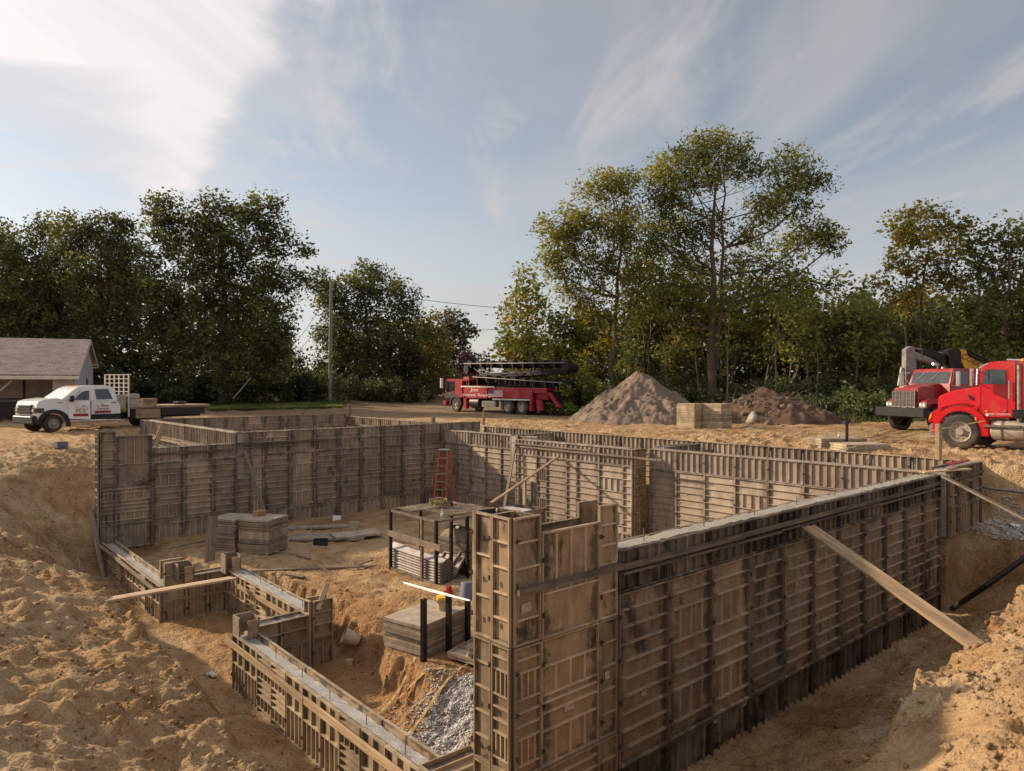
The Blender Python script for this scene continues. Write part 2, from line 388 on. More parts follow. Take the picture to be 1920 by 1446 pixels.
M['form_right'] = form_mat('form_face_pale', (.335,.27,.21), (.24,.19,.145), .2, splash=(.46,.395,.33), splash_a=.5, joint=.45)
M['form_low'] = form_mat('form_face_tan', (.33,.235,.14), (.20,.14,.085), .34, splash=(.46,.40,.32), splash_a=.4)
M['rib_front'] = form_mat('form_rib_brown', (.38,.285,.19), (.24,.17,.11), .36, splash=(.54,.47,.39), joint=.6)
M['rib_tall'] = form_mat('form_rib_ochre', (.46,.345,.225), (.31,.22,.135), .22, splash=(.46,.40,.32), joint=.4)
M['rib_back'] = form_mat('form_rib_grey', (.52,.425,.32), (.31,.24,.18), .28, splash=(.5,.44,.37), joint=.5)  # worn pale ribs, lightened further against the sheet to stand in for rib shading
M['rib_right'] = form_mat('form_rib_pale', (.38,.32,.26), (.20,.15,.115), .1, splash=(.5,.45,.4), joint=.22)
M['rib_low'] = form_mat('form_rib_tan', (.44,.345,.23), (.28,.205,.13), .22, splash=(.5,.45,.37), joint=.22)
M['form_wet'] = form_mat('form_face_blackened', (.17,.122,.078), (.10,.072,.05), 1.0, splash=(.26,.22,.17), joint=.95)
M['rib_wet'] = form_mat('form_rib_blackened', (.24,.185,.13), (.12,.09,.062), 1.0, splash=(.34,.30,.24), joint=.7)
M['form_stack'] = form_mat('stacked_panel', (.34,.28,.215), (.22,.175,.13), .18, splash=(.48,.43,.37), splash_a=.4, joint=0)
M['rib_stack'] = form_mat('stacked_panel_edge', (.37,.30,.225), (.17,.13,.095), .2, splash=(.5,.44,.37), joint=0)
M['form_tan'] = form_mat('tan_panel', (.42,.33,.215), (.30,.225,.14), .12, splash=(.54,.46,.35), splash_a=.4, joint=0)
M['rib_tan'] = form_mat('tan_panel_edge', (.46,.36,.24), (.25,.185,.12), .12, splash=(.56,.48,.37), joint=0)
M['rust'] = simple('rusty_steel', (.07,.032,.018), (.03,.018,.013), 12, .7, .3, .3)
M['dark_steel'] = simple('dark_steel', (.03,.028,.03), (.018,.016,.017), 9, .5, .6, .1, objvar=.1)
M['worn_steel'] = simple('worn_steel', (.25,.215,.18), (.13,.105,.085), 9, .5, .5, .15)
M['galv'] = simple('galvanised_steel', (.40,.37,.345), (.27,.245,.23), 5, .42, .65, .08)
M['waler'] = wood_mat('wet_lumber', (.17,.13,.092), (.08,.062,.046))
M['wood'] = wood_mat('lumber', (.40,.285,.175), (.25,.17,.10))
M['wood_grey'] = wood_mat('weathered_lumber', (.26,.205,.15), (.15,.115,.085))
M['wood_pale'] = wood_mat('new_lumber', (.50,.38,.25), (.37,.26,.16))
M['concrete'] = concrete_mat('fresh_concrete', (.36,.325,.27), (.26,.235,.2))
M['concrete_wet'] = concrete_mat('rough_wet_concrete', (.42,.41,.39), (.27,.26,.25), .45, .9)
M['gravel'] = concrete_mat('grey_stone', (.47,.455,.44), (.31,.30,.29), .7, .4)
M['bark'] = simple('bark', (.135,.105,.08), (.065,.05,.038), 7, .95, 0, .7, .1, sc=(1,1,.25))
M['bark_pale'] = simple('pale_bark', (.18,.145,.11), (.10,.08,.062), 7, .95, 0, .6, .1, sc=(1,1,.25))
M['black_plastic'] = simple('black_plastic', (.022,.022,.023), (.014,.014,.014), 6, .5)
M['rubber'] = simple('tyre_rubber', (.055,.05,.046), (.035,.032,.03), 5, .85, 0, .2, .2, dirt=((.17,.125,.085), .75))
M['chrome'] = simple('bright_metal', (.62,.6,.57), (.5,.48,.46), 6, .22, .9)
M['rim'] = simple('wheel_rim', (.42,.37,.31), (.30,.255,.21), 7, .5, .35, 0, .4, dirt=((.22,.15,.09), .6))
M['glass'] = simple('window_glass', (.04,.046,.05), (.025,.03,.034), 3, .05, 0, 0, .9)
M['screen'] = simple('sky_lit_glass', (.22,.27,.29), (.16,.20,.22), 3, .05, 0, 0, .9)
M['white_paint'] = simple('white_truck_paint', (.74,.74,.75), (.68,.68,.69), 2, .28, 0, 0, .5, coat=.5, dirt=((.42,.33,.24), .5))
M['red_paint'] = simple('red_truck_paint', (.52,.003,.010), (.46,.003,.008), 2, .35, 0, 0, .35, coat=.25, dirt=((.34,.10,.07), .5))
M['dull_red'] = simple('dull_red_paint', (.29,.008,.014), (.22,.008,.012), 3, .45, 0, 0, .4, coat=.2, dirt=((.26,.14,.10), .6))
M['pump_red'] = simple('pump_red_paint', (.33,.010,.03), (.26,.010,.024), 3, .4, 0, 0, .4, coat=.3, dirt=((.30,.16,.12), .55))
M['ladder_red'] = simple('ladder_fibreglass', (.56,.10,.035), (.46,.075,.03), 8, .5)
M['yellow'] = simple('yellow_paint', (.62,.33,.02), (.55,.27,.015), 4, .4, dirt=((.35,.22,.08), .4))
M['navy'] = simple('flag_blue', (.03,.045,.14), (.02,.03,.1), 5, .6)
M['orange_lamp'] = simple('amber_lens', (.85,.30,.02), (.8,.26,.02), 5, .25)
M['lens'] = simple('clear_lens', (.72,.72,.70), (.6,.6,.58), 6, .15)
M['white'] = simple('white_plastic', (.70,.69,.66), (.6,.58,.55), 6, .5)
M['bucket_blue'] = simple('dusty_blue_plastic', (.09,.105,.19), (.15,.14,.17), 9, .7)
M['bucket_pale'] = simple('dusty_pale_plastic', (.46,.38,.27), (.38,.30,.20), 8, .65)
M['yellow_plastic'] = simple('yellow_plastic', (.72,.45,.02), (.62,.38,.02), 6, .4)
M['red_plastic'] = simple('red_plastic', (.36,.01,.012), (.3,.008,.01), 6, .35)
M['strap'] = simple('dusty_yellow_webbing', (.40,.29,.12), (.30,.21,.10), 9, .85)
M['rope_yellow'] = simple('yellow_webbing', (.36,.30,.12), (.24,.20,.09), 14, .85)
M['label'] = simple('paper_label', (.42,.35,.27), (.26,.21,.16), 30, .85)
M['green_mark'] = simple('green_paint', (.02,.09,.035), (.015,.06,.025), 8, .7)
M['black_mark'] = simple('hole_dark', (.014,.013,.012), (.02,.018,.016), 8, .7)  # flat black that paints the darkness inside round holes in the forms
M['rebar'] = simple('rebar_steel', (.20,.165,.13), (.12,.09,.07), 30, .6, .5)
M['pin_white'] = simple('anchor_steel', (.55,.52,.48), (.42,.40,.37), 30, .4, .6)
M['siding'] = simple('white_siding', (.55,.59,.63), (.48,.52,.56), 3, .6)
M['trim'] = simple('white_trim', (.58,.53,.47), (.5,.46,.40), 3, .6)
M['porch'] = simple('beige_board', (.40,.33,.27), (.30,.245,.20), 3, .8)
M['porch_dark'] = simple('dark_board', (.055,.045,.04), (.04,.032,.03), 3, .8)
M['red_ink'] = simple('red_lettering', (.28,.012,.02), (.24,.01,.018), 6, .5)
M['white_ink'] = simple('white_lettering', (.72,.70,.68), (.65,.63,.6), 6, .5)
M['dark_ink'] = simple('dark_lettering', (.10,.03,.01), (.08,.025,.01), 6, .5)
M['cardboard'] = simple('cardboard', (.34,.20,.11), (.28,.16,.09), 6, .85)
M['tarp'] = simple('grey_tarp', (.44,.43,.42), (.30,.29,.28), 6, .6)
M['foil'] = simple('silver_sheet', (.6,.6,.62), (.45,.45,.47), 9, .35, .4)
M['grey_paint'] = simple('worn_grey_paint', (.25,.245,.24), (.15,.145,.14), 5, .55, .3, .1, dirt=((.10,.085,.07), .6))
M['pole'] = simple('weathered_pole', (.30,.265,.23), (.22,.19,.165), 6, .9, 0, .4, sc=(1,1,.1))
M['dark_wall'] = simple('slate_wall', (.075,.08,.09), (.06,.065,.075), 3, .8)
M['heap'] = simple('grey_brown_soil', (.215,.165,.128), (.13,.098,.076), 2.6, .95, 0, 1.0, .1)
M['debris'] = simple('dark_soil', (.13,.088,.062), (.075,.05,.036), 2.2, .95, 0, .8, .1)
LV = {
 'maple': leaf_mat('leaf_maple', [(.046,.064,.02),(.068,.086,.025),(.096,.108,.029),(.145,.135,.034)], .42),
 'dark': leaf_mat('leaf_dark', [(.034,.048,.019),(.048,.062,.022),(.066,.078,.025),(.092,.094,.03)], .34),
 'walnut': leaf_mat('leaf_walnut', [(.075,.10,.023),(.11,.13,.028),(.155,.162,.034),(.215,.195,.04)], .47),
 'yellow': leaf_mat('leaf_yellowing', [(.075,.09,.022),(.13,.13,.024),(.19,.155,.024),(.24,.16,.022)], .44),
 'rust': leaf_mat('leaf_russet', [(.055,.035,.02),(.085,.042,.022),(.06,.055,.022),(.11,.055,.025)], .3),
 'purple': leaf_mat('leaf_purple', [(.03,.018,.022),(.045,.022,.026),(.035,.026,.022),(.06,.03,.028)], .25),
 'bright': leaf_mat('leaf_bright', [(.07,.10,.022),(.10,.135,.025),(.135,.155,.03),(.17,.165,.035)], .42),
 'bush': leaf_mat('leaf_bush', [(.028,.046,.016),(.045,.066,.02),(.065,.08,.024),(.085,.09,.03)], .3)}
# ================================================================ GROUND
U0, V0, U1, UO, VB, VW = 4.71, 5.39, 17.2, 19.4, 24.4, 36.6     # house outline (site metres)
_ctrl = [  # u, v, z of the earth before the trenches are cut
 (0,0,.42),(-2,-3,.45),(3,-3,.4),(-6,0,.1),(6,-6,.45),(-1.5,2.5,-.1),(1.0,2.2,.1),(2.2,2.4,-.25),
 (3.6,1.6,-.30),(3.4,2.4,-.95),(5.0,2.5,-1.55),(6.2,2.5,-1.34),(7.4,2.5,-1.08),(9.2,2.55,-.93),(11,2.6,-.85),(13.5,2.6,-.8),(6.0,1.4,-.66),(8,1.2,-.45),(10,1,-.35),
 (7.5,2.0,-.80),(9.5,1.9,-.62),(5.2,1.9,-1.15),
 (14,0,-.2),(6,-1,.1),(17,2.6,-.6),(20,2,-.3),
 (1.2,4.4,-1.05),(.2,5.5,-1.05),(-1.5,6,-.85),(2.3,5,-1.6),(3.0,4.0,-1.3),(2.4,6.5,-2.05),(3.0,6.8,-2.35),
 (.74,8,-1.5),(2.16,8.25,-2.1),(2.97,8.27,-2.38),(2.06,10.3,-1.92),(3.1,10.3,-2.28),(1.15,12.4,-1.6),(2.2,12.4,-1.95),(3.28,12.5,-2.2),
 (-.5,10,-1.2),(-1,14,-1.15),(2.9,15.9,-2.02),(1.5,16,-1.62),(2.57,17.8,-1.85),(1.0,18,-1.35),(1.86,20.2,-1.45),(0,21,-1.0),(2.6,20.5,-1.9),
 (3.5,21.5,-2.9),(3.3,19.5,-2.7),(3.2,23,-2.5),(2.2,23.2,-1.45),(3.6,25,-1.75),(4.5,24.6,-2.5),(4.6,26.3,-1.2),(3.8,26.4,-.75),(2.5,26.9,-.5),(4.2,29.5,-.2),(6,28.5,-.5),(7.5,28,-.9),(7.6,31,-.55),(6.6,33,-.2),
 (0,27,-.3),(-4,24,-.3),(-5,18,-.5),(-8,10,-.2),(-4,6,-.3),(-5,34,-.1),(3,35,-.2),(5.5,38.5,-.2),(9,39,-.2),(13,40,-.15),(9,44,-.1),(-2,44,-.05),(16,45,0),
 (21.8,5.5,.02),(21.8,10,.03),(21.8,16,.02),(21.8,24,0),(21.5,30,0),(21,36.5,0),(24,7,.1),(28,10,.05),(24,2,.1),(22,0,.05),(30,4,.1),
 (28,19,.0),(34,24,-.02),(34,31,-.02),(31,36,0),(31,42,0),(36,46,.1),(26,44,.05),(20,50,.2),(40,20,.1),(38,34,.15),(44,40,.4),(30,56,.5),(14,60,.5),(46,22,.3),(50,10,.3),
 (-20,30,0),(-30,60,.4),(0,70,.7),(60,60,1.0),(80,20,.8),(20,90,1.1),(-100,100,1.5),(120,120,2),(150,0,1.5),(0,-100,.5),(-150,-50,.5),(100,-100,.8),(0,300,2.5),(300,0,2.5),(300,300,3),(-300,100,2),(0,-300,1),(-300,-300,1),(300,-300,1.5)]
_C = np.array(_ctrl, float)
def _rbf_fit():
    n = len(_C); d = np.sqrt(((_C[:, None, :2]-_C[None, :, :2])**2).sum(-1)+.25)
    A = np.zeros((n+1, n+1)); A[:n, :n] = d-np.eye(n)*.02; A[:n, n] = 1; A[n, :n] = 1
    return np.linalg.solve(A, np.r_[_C[:, 2], 0])
_W = _rbf_fit()
def earth0(u, v):
    z = np.full(u.shape, _W[-1])
    for (cu, cv, _), w in zip(_C, _W): z += w*np.sqrt((u-cu)**2+(v-cv)**2+.25)
    return z
def sstep(x, a, b):
    t = np.clip((x-a)/(b-a), 0, 1); return t*t*(3-2*t)
def worley(x, y, seed):
    ix = np.floor(x); iy = np.floor(y); best = np.full(x.shape, 9.0)
    for a in (-1, 0, 1):
        for c in (-1, 0, 1):
            jx = ix+a; jy = iy+c; d = (jx+hash2(jx, jy, seed)-x)**2+(jy+hash2(jx, jy, seed+7)-y)**2; best = np.minimum(best, d)
    return np.sqrt(best)
def crumble(u, v):
    a = np.clip(.62-worley(u*2.4, v*2.4, 51), 0, 1)*.16*sstep(fbm(u*1.1, v*1.1, 61, 3), -.06, .14)
    b = np.clip(.55-worley(u*6.1, v*6.1, 53), 0, 1)*.075*sstep(fbm(u*1.7, v*1.7, 63, 3), -.14, .10)
    return a+b
def ground_z(u, v, rough=True):
    u = np.atleast_1d(np.asarray(u, float)); v = np.atleast_1d(np.asarray(v, float))
    z = earth0(u, v)
    w1 = fbm(u*.9, v*.9, 3, 4)*.9; w2 = fbm(u*2.6, v*2.6, 5, 3)*.45
    if rough:
        near = np.exp(-((u-4)**2+(v-8)**2)/900)
        amp = .35+.65*near
        # footprints, clods and dozer ridges
        z = z+amp*(fbm(u*.7, v*.7, 11, 3)*.20+fbm(u*2.1, v*2.1, 17, 4)*.17+(ridged(u*1.5+w1*.6, v*1.5, 23)-.6)*.10+np.minimum(fbm(u*3.3, v*3.3, 19, 2), .08)*.12+fbm(u*6, v*6, 29, 4)*.13+crumble(u, v)*1.5)
    if rough:                                                             # wheel ruts on the drive
        for uc, wv in ((22.7, .5), (24.6, .5), (26.9, .8), (28.9, .8)):
            s_ = (u-uc-wv*np.sin(v*.11+uc))/.2; z = z-np.exp(-s_**2)*(.06+.018*np.sin(v*19+np.abs(s_)*3))*((v > -4) & (v < 48))+.03*np.exp(-((np.abs(s_)-1.7)/.5)**2)*((v > -4) & (v < 48))
    zo = z.copy()
    # --- trench outside the low west walls
    d = U0-u+w1*.5+w2*.25+(vnoise(v*6.5, v*0+.5, 81)-.5)*.16
    prof = np.interp(d, [-9,0,.75,1.45,2.3], [-3.5,-3.5,-3.4,-2.35,4])
    mask = (v > V0-.3) & (v < VB+1.2) & (u < U0+1.5); prof = prof+sstep(v, VB-.6, VB+1.2)*6+sstep(V0+.3, v, V0-.3)*0
    zo = np.where(mask, np.minimum(zo, prof), zo)
    # --- trench along the front wall, shallow gravel shelf past its far end
    d = V0-v+w1*.35+w2*.2+(vnoise(u*6.0, u*0+.5, 83)-.5)*.15
    lift = sstep(u+w1*.4+w2*.3, 17.7, 18.9)*1.62
    prof = np.interp(d, [-9,.45,2.35,2.62,2.95], [-2.95,-2.88,-2.08,-1.35,4])+lift*np.interp(d, [0,2,2.9], [1,.6,.3])
    prof = prof+sstep(u, 20.4, 21.9)*2.2+sstep(U0-u, 0., 2.2)*1.6-.4*sstep(U0+1.5-u, 0, 1.5)
    zo = np.where((v < V0+.4) & (u > 2.6) & (u < 22.5), np.minimum(zo, prof), zo)
    if rough: zo = zo+((v < V0) & (u > 4) & (u < 22.5) & (v > 2.4))*(crumble(u+31, v)*.8+fbm(u*2.5, v*2.5, 71, 4)*.10)
    # --- round the back right
    d = u-UO+w2*.2
    prof = np.interp(d, [-9,.3,1.6], [-1.3,-1.25,3]); zo = np.where((u > UO-.2) & (v > V0-.2) & (v < VW+1), np.minimum(zo, prof), zo)
    # --- wing outside west and north
    d = 8.8-u+w2*.2
    prof = np.interp(d, [-9,.3,1.4,2], [-1.25,-1.2,-.4,3]); zo = np.where((u > 6.4) & (u < 8.9) & (v > VB) & (v < VW+.4), np.minimum(zo, prof), zo)
    d = v-VW
    prof = np.interp(d, [-9,.3,1.2], [-1.2,-1.1,3]); zo = np.where((u > 8) & (u < UO+.5) & (v > VW-.5), np.minimum(zo, prof), zo)
    # --- inside the house
    r2 = fbm(u*.8, v*.8, 31, 4)*.22+fbm(u*3.1, v*3.1, 37, 4)*.10+(fbm(u*9, v*9, 41, 2)*.045+crumble(u+9, v)*.7 if rough else 0)
    edge = np.interp(v, [5,9,11,13,15,18,20], [6.25,6.3,6.55,7.1,7.45,7.3,6.2])+w1*.6+w2*.55+fbm(u*5, v*5, 43, 3)*.25
    fl = -2.86+r2*.7-sstep(edge+.2+.6*sstep(10.0-v, 0, .9)-u, 0, .28+1.3*sstep(10.0-v, 0, .9))*.62*np.interp(v, [17.9,20.5], [1,.45])
    fl = fl+.22*np.exp(-(((u-6.35)/.7)**2+((v-9.9)/.75)**2))+.12*np.exp(-(((u-8.7)/2)**2+((v-13.2)/1.2)**2))
    inside = (u > U0) & (u < np.where(v > 12.9, np.where((v > 15) & (v < 19), 19.1, 17.72), U1+.06)) & (v > V0) & (v < VB)
    zo = np.where(inside, fl, zo)
    zo = np.where((u >= U1+.06) & (u < UO) & (v > V0) & (v < VB) & ~inside, -1.1, zo)
    zo = np.where((u > 8.8) & (u < UO) & (v > VB) & (v < VW), -1.0+r2*.5, zo)
    return zo
def gz(u, v): return float(ground_z(u, v)[0])
def _grid(a, fine):
    c = [a[0]]
    for x1, st in fine:
        n = int(round((x1-c[-1])/st)); c += list(np.linspace(c[-1], x1, n+1)[1:])
    hi = []; x = c[-1]; st = fine[-1][1]
    while x < 420: st *= 1.16; x += st; hi.append(x)
    lo = []; x = c[0]; st = fine[0][1]
    while x > -420: st *= 1.16; x -= st; lo.append(x)
    return np.array(lo[::-1]+c+hi)
gu = _grid((-2.5,), ((3.0,.055),(8.0,.042),(12,.06),(20,.09),(24,.12)))
gv = _grid((.6,), ((4.5,.042),(13.5,.05),(20,.075),(30,.11)))
GU, GV = np.meshgrid(gu, gv, indexing='ij')
GZ = ground_z(GU.ravel(), GV.ravel())
nI, nJ = GU.shape
idx = np.arange(nI*nJ).reshape(nI, nJ)
F = np.stack([idx[:-1,:-1], idx[1:,:-1], idx[1:,1:], idx[:-1,1:]], -1).reshape(-1, 4)
ground = link('ground', raw_mesh('ground', np.stack([GU.ravel(), GV.ravel(), GZ], -1), F, M['earth'], True))
tag(ground, 'sandy orange-brown earth dug out for the house and packed drive beyond', 'ground', kind='structure')

ICO_V = None
def ico():
    global ICO_V, ICO_F
    bm = bmesh.new(); bmesh.ops.create_icosphere(bm, subdivisions=1, radius=1)
    ICO_V = np.array([v.co[:] for v in bm.verts]); ICO_F = np.array([[q.index for q in f.verts] for f in bm.faces]); bm.free()
ico()
def scatter_stones(name, pts, sizes, mat_, flat=.75, seed=1):
    r = np.random.default_rng(seed); n = len(pts); k = len(ICO_V)
    jit = np.clip(1+r.normal(0, .3, (n, k)), .45, 1.6); ax = 1+r.uniform(-.35, .35, (n, 1, 3)); ax[:, :, 2] *= flat
    a = r.uniform(0, 6.28, n); c, s = np.cos(a), np.sin(a)
    V = ICO_V[None]*jit[:, :, None]*ax*np.asarray(sizes)[:, None, None]
    x = V[:, :, 0]*c[:, None]-V[:, :, 1]*s[:, None]; y = V[:, :, 0]*s[:, None]+V[:, :, 1]*c[:, None]
    V = np.stack([x, y, V[:, :, 2]], -1)+np.asarray(pts)[:, None, :]
    Fs = (ICO_F[None]+(np.arange(n)*k)[:, None, None]).reshape(-1, 3)
    return link(name, raw_mesh(name, V.reshape(-1, 3), Fs, mat_, False))
def clods():
    r = np.random.default_rng(5); P = []
    def region(n, u0, u1, v0, v1): 
        P.append(np.stack([r.uniform(u0, u1, n), r.uniform(v0, v1, n)], -1))
    region(8000, -1.0, 3.5, 6, 20); region(9000, 3.4, 14, -.2, 2.8); region(3500, 5.5, 18, 2.7, 4.9); region(1500, 5.2, 9.5, 8, 18); region(800, 3.2, 4.6, 7, 22)
    region(1100, 17, 22.5, 2, 5.2); region(1200, 20.5, 30, 4, 30); region(700, 1, 5, 22, 32)
    p = np.concatenate(P); keep = fbm(p[:, 0]*.9, p[:, 1]*.9, 77, 3)+r.uniform(-.25, .25, len(p)) > -.02; p = p[keep]
    z = ground_z(p[:, 0], p[:, 1]); s = .008+.03*r.random(len(p))**4+(.035*(r.random(len(p)) > .985))
    o = scatter_stones('dirt_clods', np.stack([p[:, 0], p[:, 1], z+s*.25], -1), s, M['earth'], .75, 2)
    tag(o, 'loose clods of sandy soil lying all over the dug earth', 'clods', kind='stuff')
clods()
def gravel():
    r = np.random.default_rng(8)
    # spill of stone running down from the flat panels to the low wall
    n = 12500; t = r.random(n)**.8; a = np.array((7.35, 9.15)); b = np.array((5.25, 8.35))
    c = a[None]*(1-t[:, None])+b[None]*t[:, None]; w = .36+.14*np.sin(t*3.1)
    p = c+np.stack([r.normal(0, 1, n)*w*.5, r.standard_t(4, n)*w*.6], -1)
    p = p[(p[:, 0] > 5.02)]
    z = ground_z(p[:, 0], p[:, 1]); s = .006+.018*r.random(len(p))**2
    o = scatter_stones('gravel_spill', np.stack([p[:, 0], p[:, 1], z+s*.4], -1), s, M['gravel'], .8, 3)
    tag(o, 'grey gravel spilling down the bank beside the tall form corner', 'gravel', kind='stuff')
    n = 5200; p = np.stack([r.uniform(18.7, 23.0, n), r.uniform(2.6, 5.35, n)], -1)
    z = ground_z(p[:, 0], p[:, 1]); ok = (z > -1.75) & (z < -.75); p = p[ok]; z = z[ok]; s = r.uniform(.014, .036, len(p))
    o = scatter_stones('gravel_bed', np.stack([p[:, 0], p[:, 1], z+s*.4], -1), s, M['gravel'], .8, 4)
    tag(o, 'bed of grey gravel on the shelf past the far corner of the front forms', 'gravel', kind='stuff')
gravel()

# ================================================================ FORMWORK WALLS
PANELS = {}
def panel_mesh(w, h, kind, fm, rm):
    key = (round(w, 2), round(h, 2), kind, fm)
    if key in PANELS: return PANELS[key]
    b = MB(); d = .045 if fm == 'form_tall' else .062; e = .004
    b.box(e, w-e, -.012, 0, e, h-e, 0)                                    # sheet
    fw = .02
    b.box(e, e+fw, -d, -.012, e, h-e, 1); b.box(w-e-fw, w-e, -d, -.012, e, h-e, 1)
    b.box(e+fw, w-e-fw, -d, -.012, e, e+fw, 1); b.box(e+fw, w-e-fw, -d, -.012, h-e-fw, h-e, 1)
    x0, x1 = e+fw, w-e-fw; rd = d-.004
    def hor(z, t=.019): b.box(x0, x1, -rd, -.012, z-t/2, z+t/2, 1)
    def ver(x, za, zb, t=.018): b.box(x-t/2, x+t/2, -rd+.006, -.012, za, zb, 1)
    if kind == 'H':
        n = max(1, round(h/.2))
        for i in range(1, n): hor(h*i/n)
    elif kind == 'V':
        n = max(2, round(w/.2))
        for i in range(1, n): ver(w*i/n, e+fw, h-e-fw)
    elif kind == 'W':                                                     # wide-set uprights over a mid rail
        n = max(2, round(w/.24)); hor(h*.42)
        for i in range(1, n): ver(w*i/n, h*.42+.007, h-e-fw)
    elif kind == 'M':                                                     # bands of short uprights between rails
        zs = [0, .10, .30, .40, .50, .60, .80, .90, 1]
        for q in zs[1:-1]: hor(h*q)
        for i in (1, 2, 3):
            ver(w*i/4, h*.10+.007, h*.30-.007); ver(w*i/4, h*.60+.007, h*.80-.007)
    elif kind == 'D':                                                     # rails at uneven heights, uprights at the foot
        for q in (.28, .42, .5, .56, .78): hor(h*q)
        for i in (1, 2, 3): ver(w*i/4, e+fw, h*.28-.007); ver(w*i/4, h*.56+.007, h*.78-.007)
    elif kind == 'T':                                                     # low wall panel: tall uprights and one rail
        hor(h*.5); n = max(2, round(w/.16))
        for i in range(1, n): ver(w*i/n, e+fw, h*.5-.007) if i % 2 else ver(w*i/n, e+fw, h-e-fw)
    elif kind == 'P':                                                     # nearly plain, two rails
        hor(h*.33); hor(h*.66)
    elif kind == 'L':                                                     # ladder of rails, widely spaced
        n = max(2, round(h/.26))
        for i in range(1, n): hor(h*i/n)
    me = b.mesh('form_panel', [M[fm], M[rm]]); PANELS[key] = me
    return me
def extra_bits(par, spots, name, b, mat_):
    pass
def wall(name, label, loc, rotz, cols, rows, fm, T=.25, conc=None, conc_mat='concrete', back=True, base=0., walers=(), pins=None, marks=0, seed=0, ties=True, conc_rng=None, waler_mat='waler'):
    """one run of forms: local x along the run, ribs towards -y, concrete behind the face; cols = widths; rows(i) -> [(z0, h, kind)]"""
    r = random.Random(seed+len(name)); rm = fm.replace('form', 'rib')
    o = empty(name, loc, rotz); tag(o, label, 'formwork', 'concrete wall forms round the dug basement')
    x = 0; L_ = sum(cols); tie = MB()
    for i, w in enumerate(cols):
        for row in rows(i):
            z0, h, kind = row[:3]; f2 = row[3] if len(row) > 3 else fm; dy = r.uniform(-.008, .008)
            link('form_panel', panel_mesh(w, h, kind, f2, f2.replace('form', 'rib')), o, (x, dy, z0))
            if back: link('form_panel', panel_mesh(w, h, 'H', fm, rm), o, (x+w, T+.024+dy, z0), (0, 0, math.pi))
            if ties:
                n = max(1, int(h/.42))
                for k in range(n):
                    zz = z0+h*(k+.5)/n+r.uniform(-.03, .03)
                    tie.box(x-.010, x+.014, -.076, -.063, zz-.026, zz+.024)
                    if r.random() < .6: tie.box(x-.03, x+.03+r.uniform(-.01,.02), -.086, -.077, zz-.006, zz+.008)
        x += w
    if ties and tie.f: tag(tie.build('form_ties', M['rust'], o), kind='stuff')
    if conc is not None:
        a, b_ = conc_rng or (0, L_)
        cm = MB(); n = max(2, int((b_-a)/.09)); rr = np.random.default_rng(seed+3)
        vs_ = []; fs = []; ny = 4
        for k in range(n+1):
            xx = a+(b_-a)*k/n
            for q in range(ny):
                yy = .014+(T-.004)*q/(ny-1); vs_.append((xx, yy, conc+rr.normal(0, .007)))
            vs_.append((xx, .014+T-.004, base)); vs_.append((xx, .014, base))
        S = ny+2
        for k in range(n):
            for q in range(S): fs.append((k*S+q, k*S+(q+1) % S, (k+1)*S+(q+1) % S, (k+1)*S+q))
        fs.append(tuple(range(S))[::-1]); fs.append(tuple(n*S+q for q in range(S)))
        cm.add(vs_, fs); cm.build('concrete', M[conc_mat], o, True)
        if pins:
            for k in range(pins[0]):
                xx = a+(b_-a)*(k+.5)/pins[0]; h = pins[1]*r.uniform(.8, 1.15)
                link('rebar', MB().tube([(0,0,-.08),(r.uniform(-.008,.008),r.uniform(-.008,.008),h)], pins[2], 6).mesh('rebar', M[pins[3]]), o, (xx, T*.5+r.uniform(-.03,.03), conc))
    for (xa, xb, zz, hh, yy) in walers:
        # boards are butted end to end, each a piece of its own
        p = xa
        while p < xb-.05:
            q = min(p+r.uniform(2.6, 3.7), xb); s = r.uniform(-.012, .012)
            MB().beam((p, yy, zz+s), (q-.01, yy+r.uniform(-.01,.01), zz+s+r.uniform(-.012,.012)), .045, hh).build('waler', M[waler_mat], o)
            p = q
    for k in range(marks):
        xx = r.uniform(.15, L_-.15); zz = r.uniform(base+.5, base+2.0); kind = r.random()
        if kind < .6: MB().box(-.05, .05, -.0215, -.0205+.0, -.03, .03).build('label_plate', M['label'], o, loc=(xx, r.uniform(-.001,.001), zz))
        else: MB().lathe([(-.019,.045),(-.0175,.045)], 10, 'y').build('round_mark', M['green_mark' if kind > .8 and fm == 'form_right' else 'black_mark'], o, loc=(xx, 0, zz))  # black discs paint the dark of round holes; green ones are dots
    return o
def pick(seq, seed):
    r = random.Random(seed); return [r.choice(seq) for _ in range(60)]
# --- front wall: tall bare corner, then poured wall
kf = pick('HHHMHHM', 4)
cols = [.37, .90, .31]+[.95]*11
def rows(i):
    if i == 0: return [(-3.2, 1.25, 'M'), (-1.945, 1.345, 'M'), (-.595, 1.31, 'L')]
    if i == 1: return [(-3.2, 1.25, 'M'), (-1.945, 1.345, 'D'), (-.595, 1.12, 'W')]
    if i == 2: return [(-3.2, 1.25, 'L'), (-1.945, 1.345, 'L'), (-.595, .60, 'L'), (.01, .69, 'L')]
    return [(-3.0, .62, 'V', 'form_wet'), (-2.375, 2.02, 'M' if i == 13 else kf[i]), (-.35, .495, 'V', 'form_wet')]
def rows_a(i): return rows(i)
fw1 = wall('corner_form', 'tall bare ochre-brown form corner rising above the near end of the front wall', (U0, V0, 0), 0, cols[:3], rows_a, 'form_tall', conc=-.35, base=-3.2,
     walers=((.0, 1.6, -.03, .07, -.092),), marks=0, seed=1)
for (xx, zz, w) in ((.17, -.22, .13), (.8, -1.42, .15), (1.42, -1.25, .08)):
    MB().box(-w/2, w/2, -.0215, -.0205, -.045, .045).build('label_plate', M['label'], fw1, loc=(xx, 0, zz))
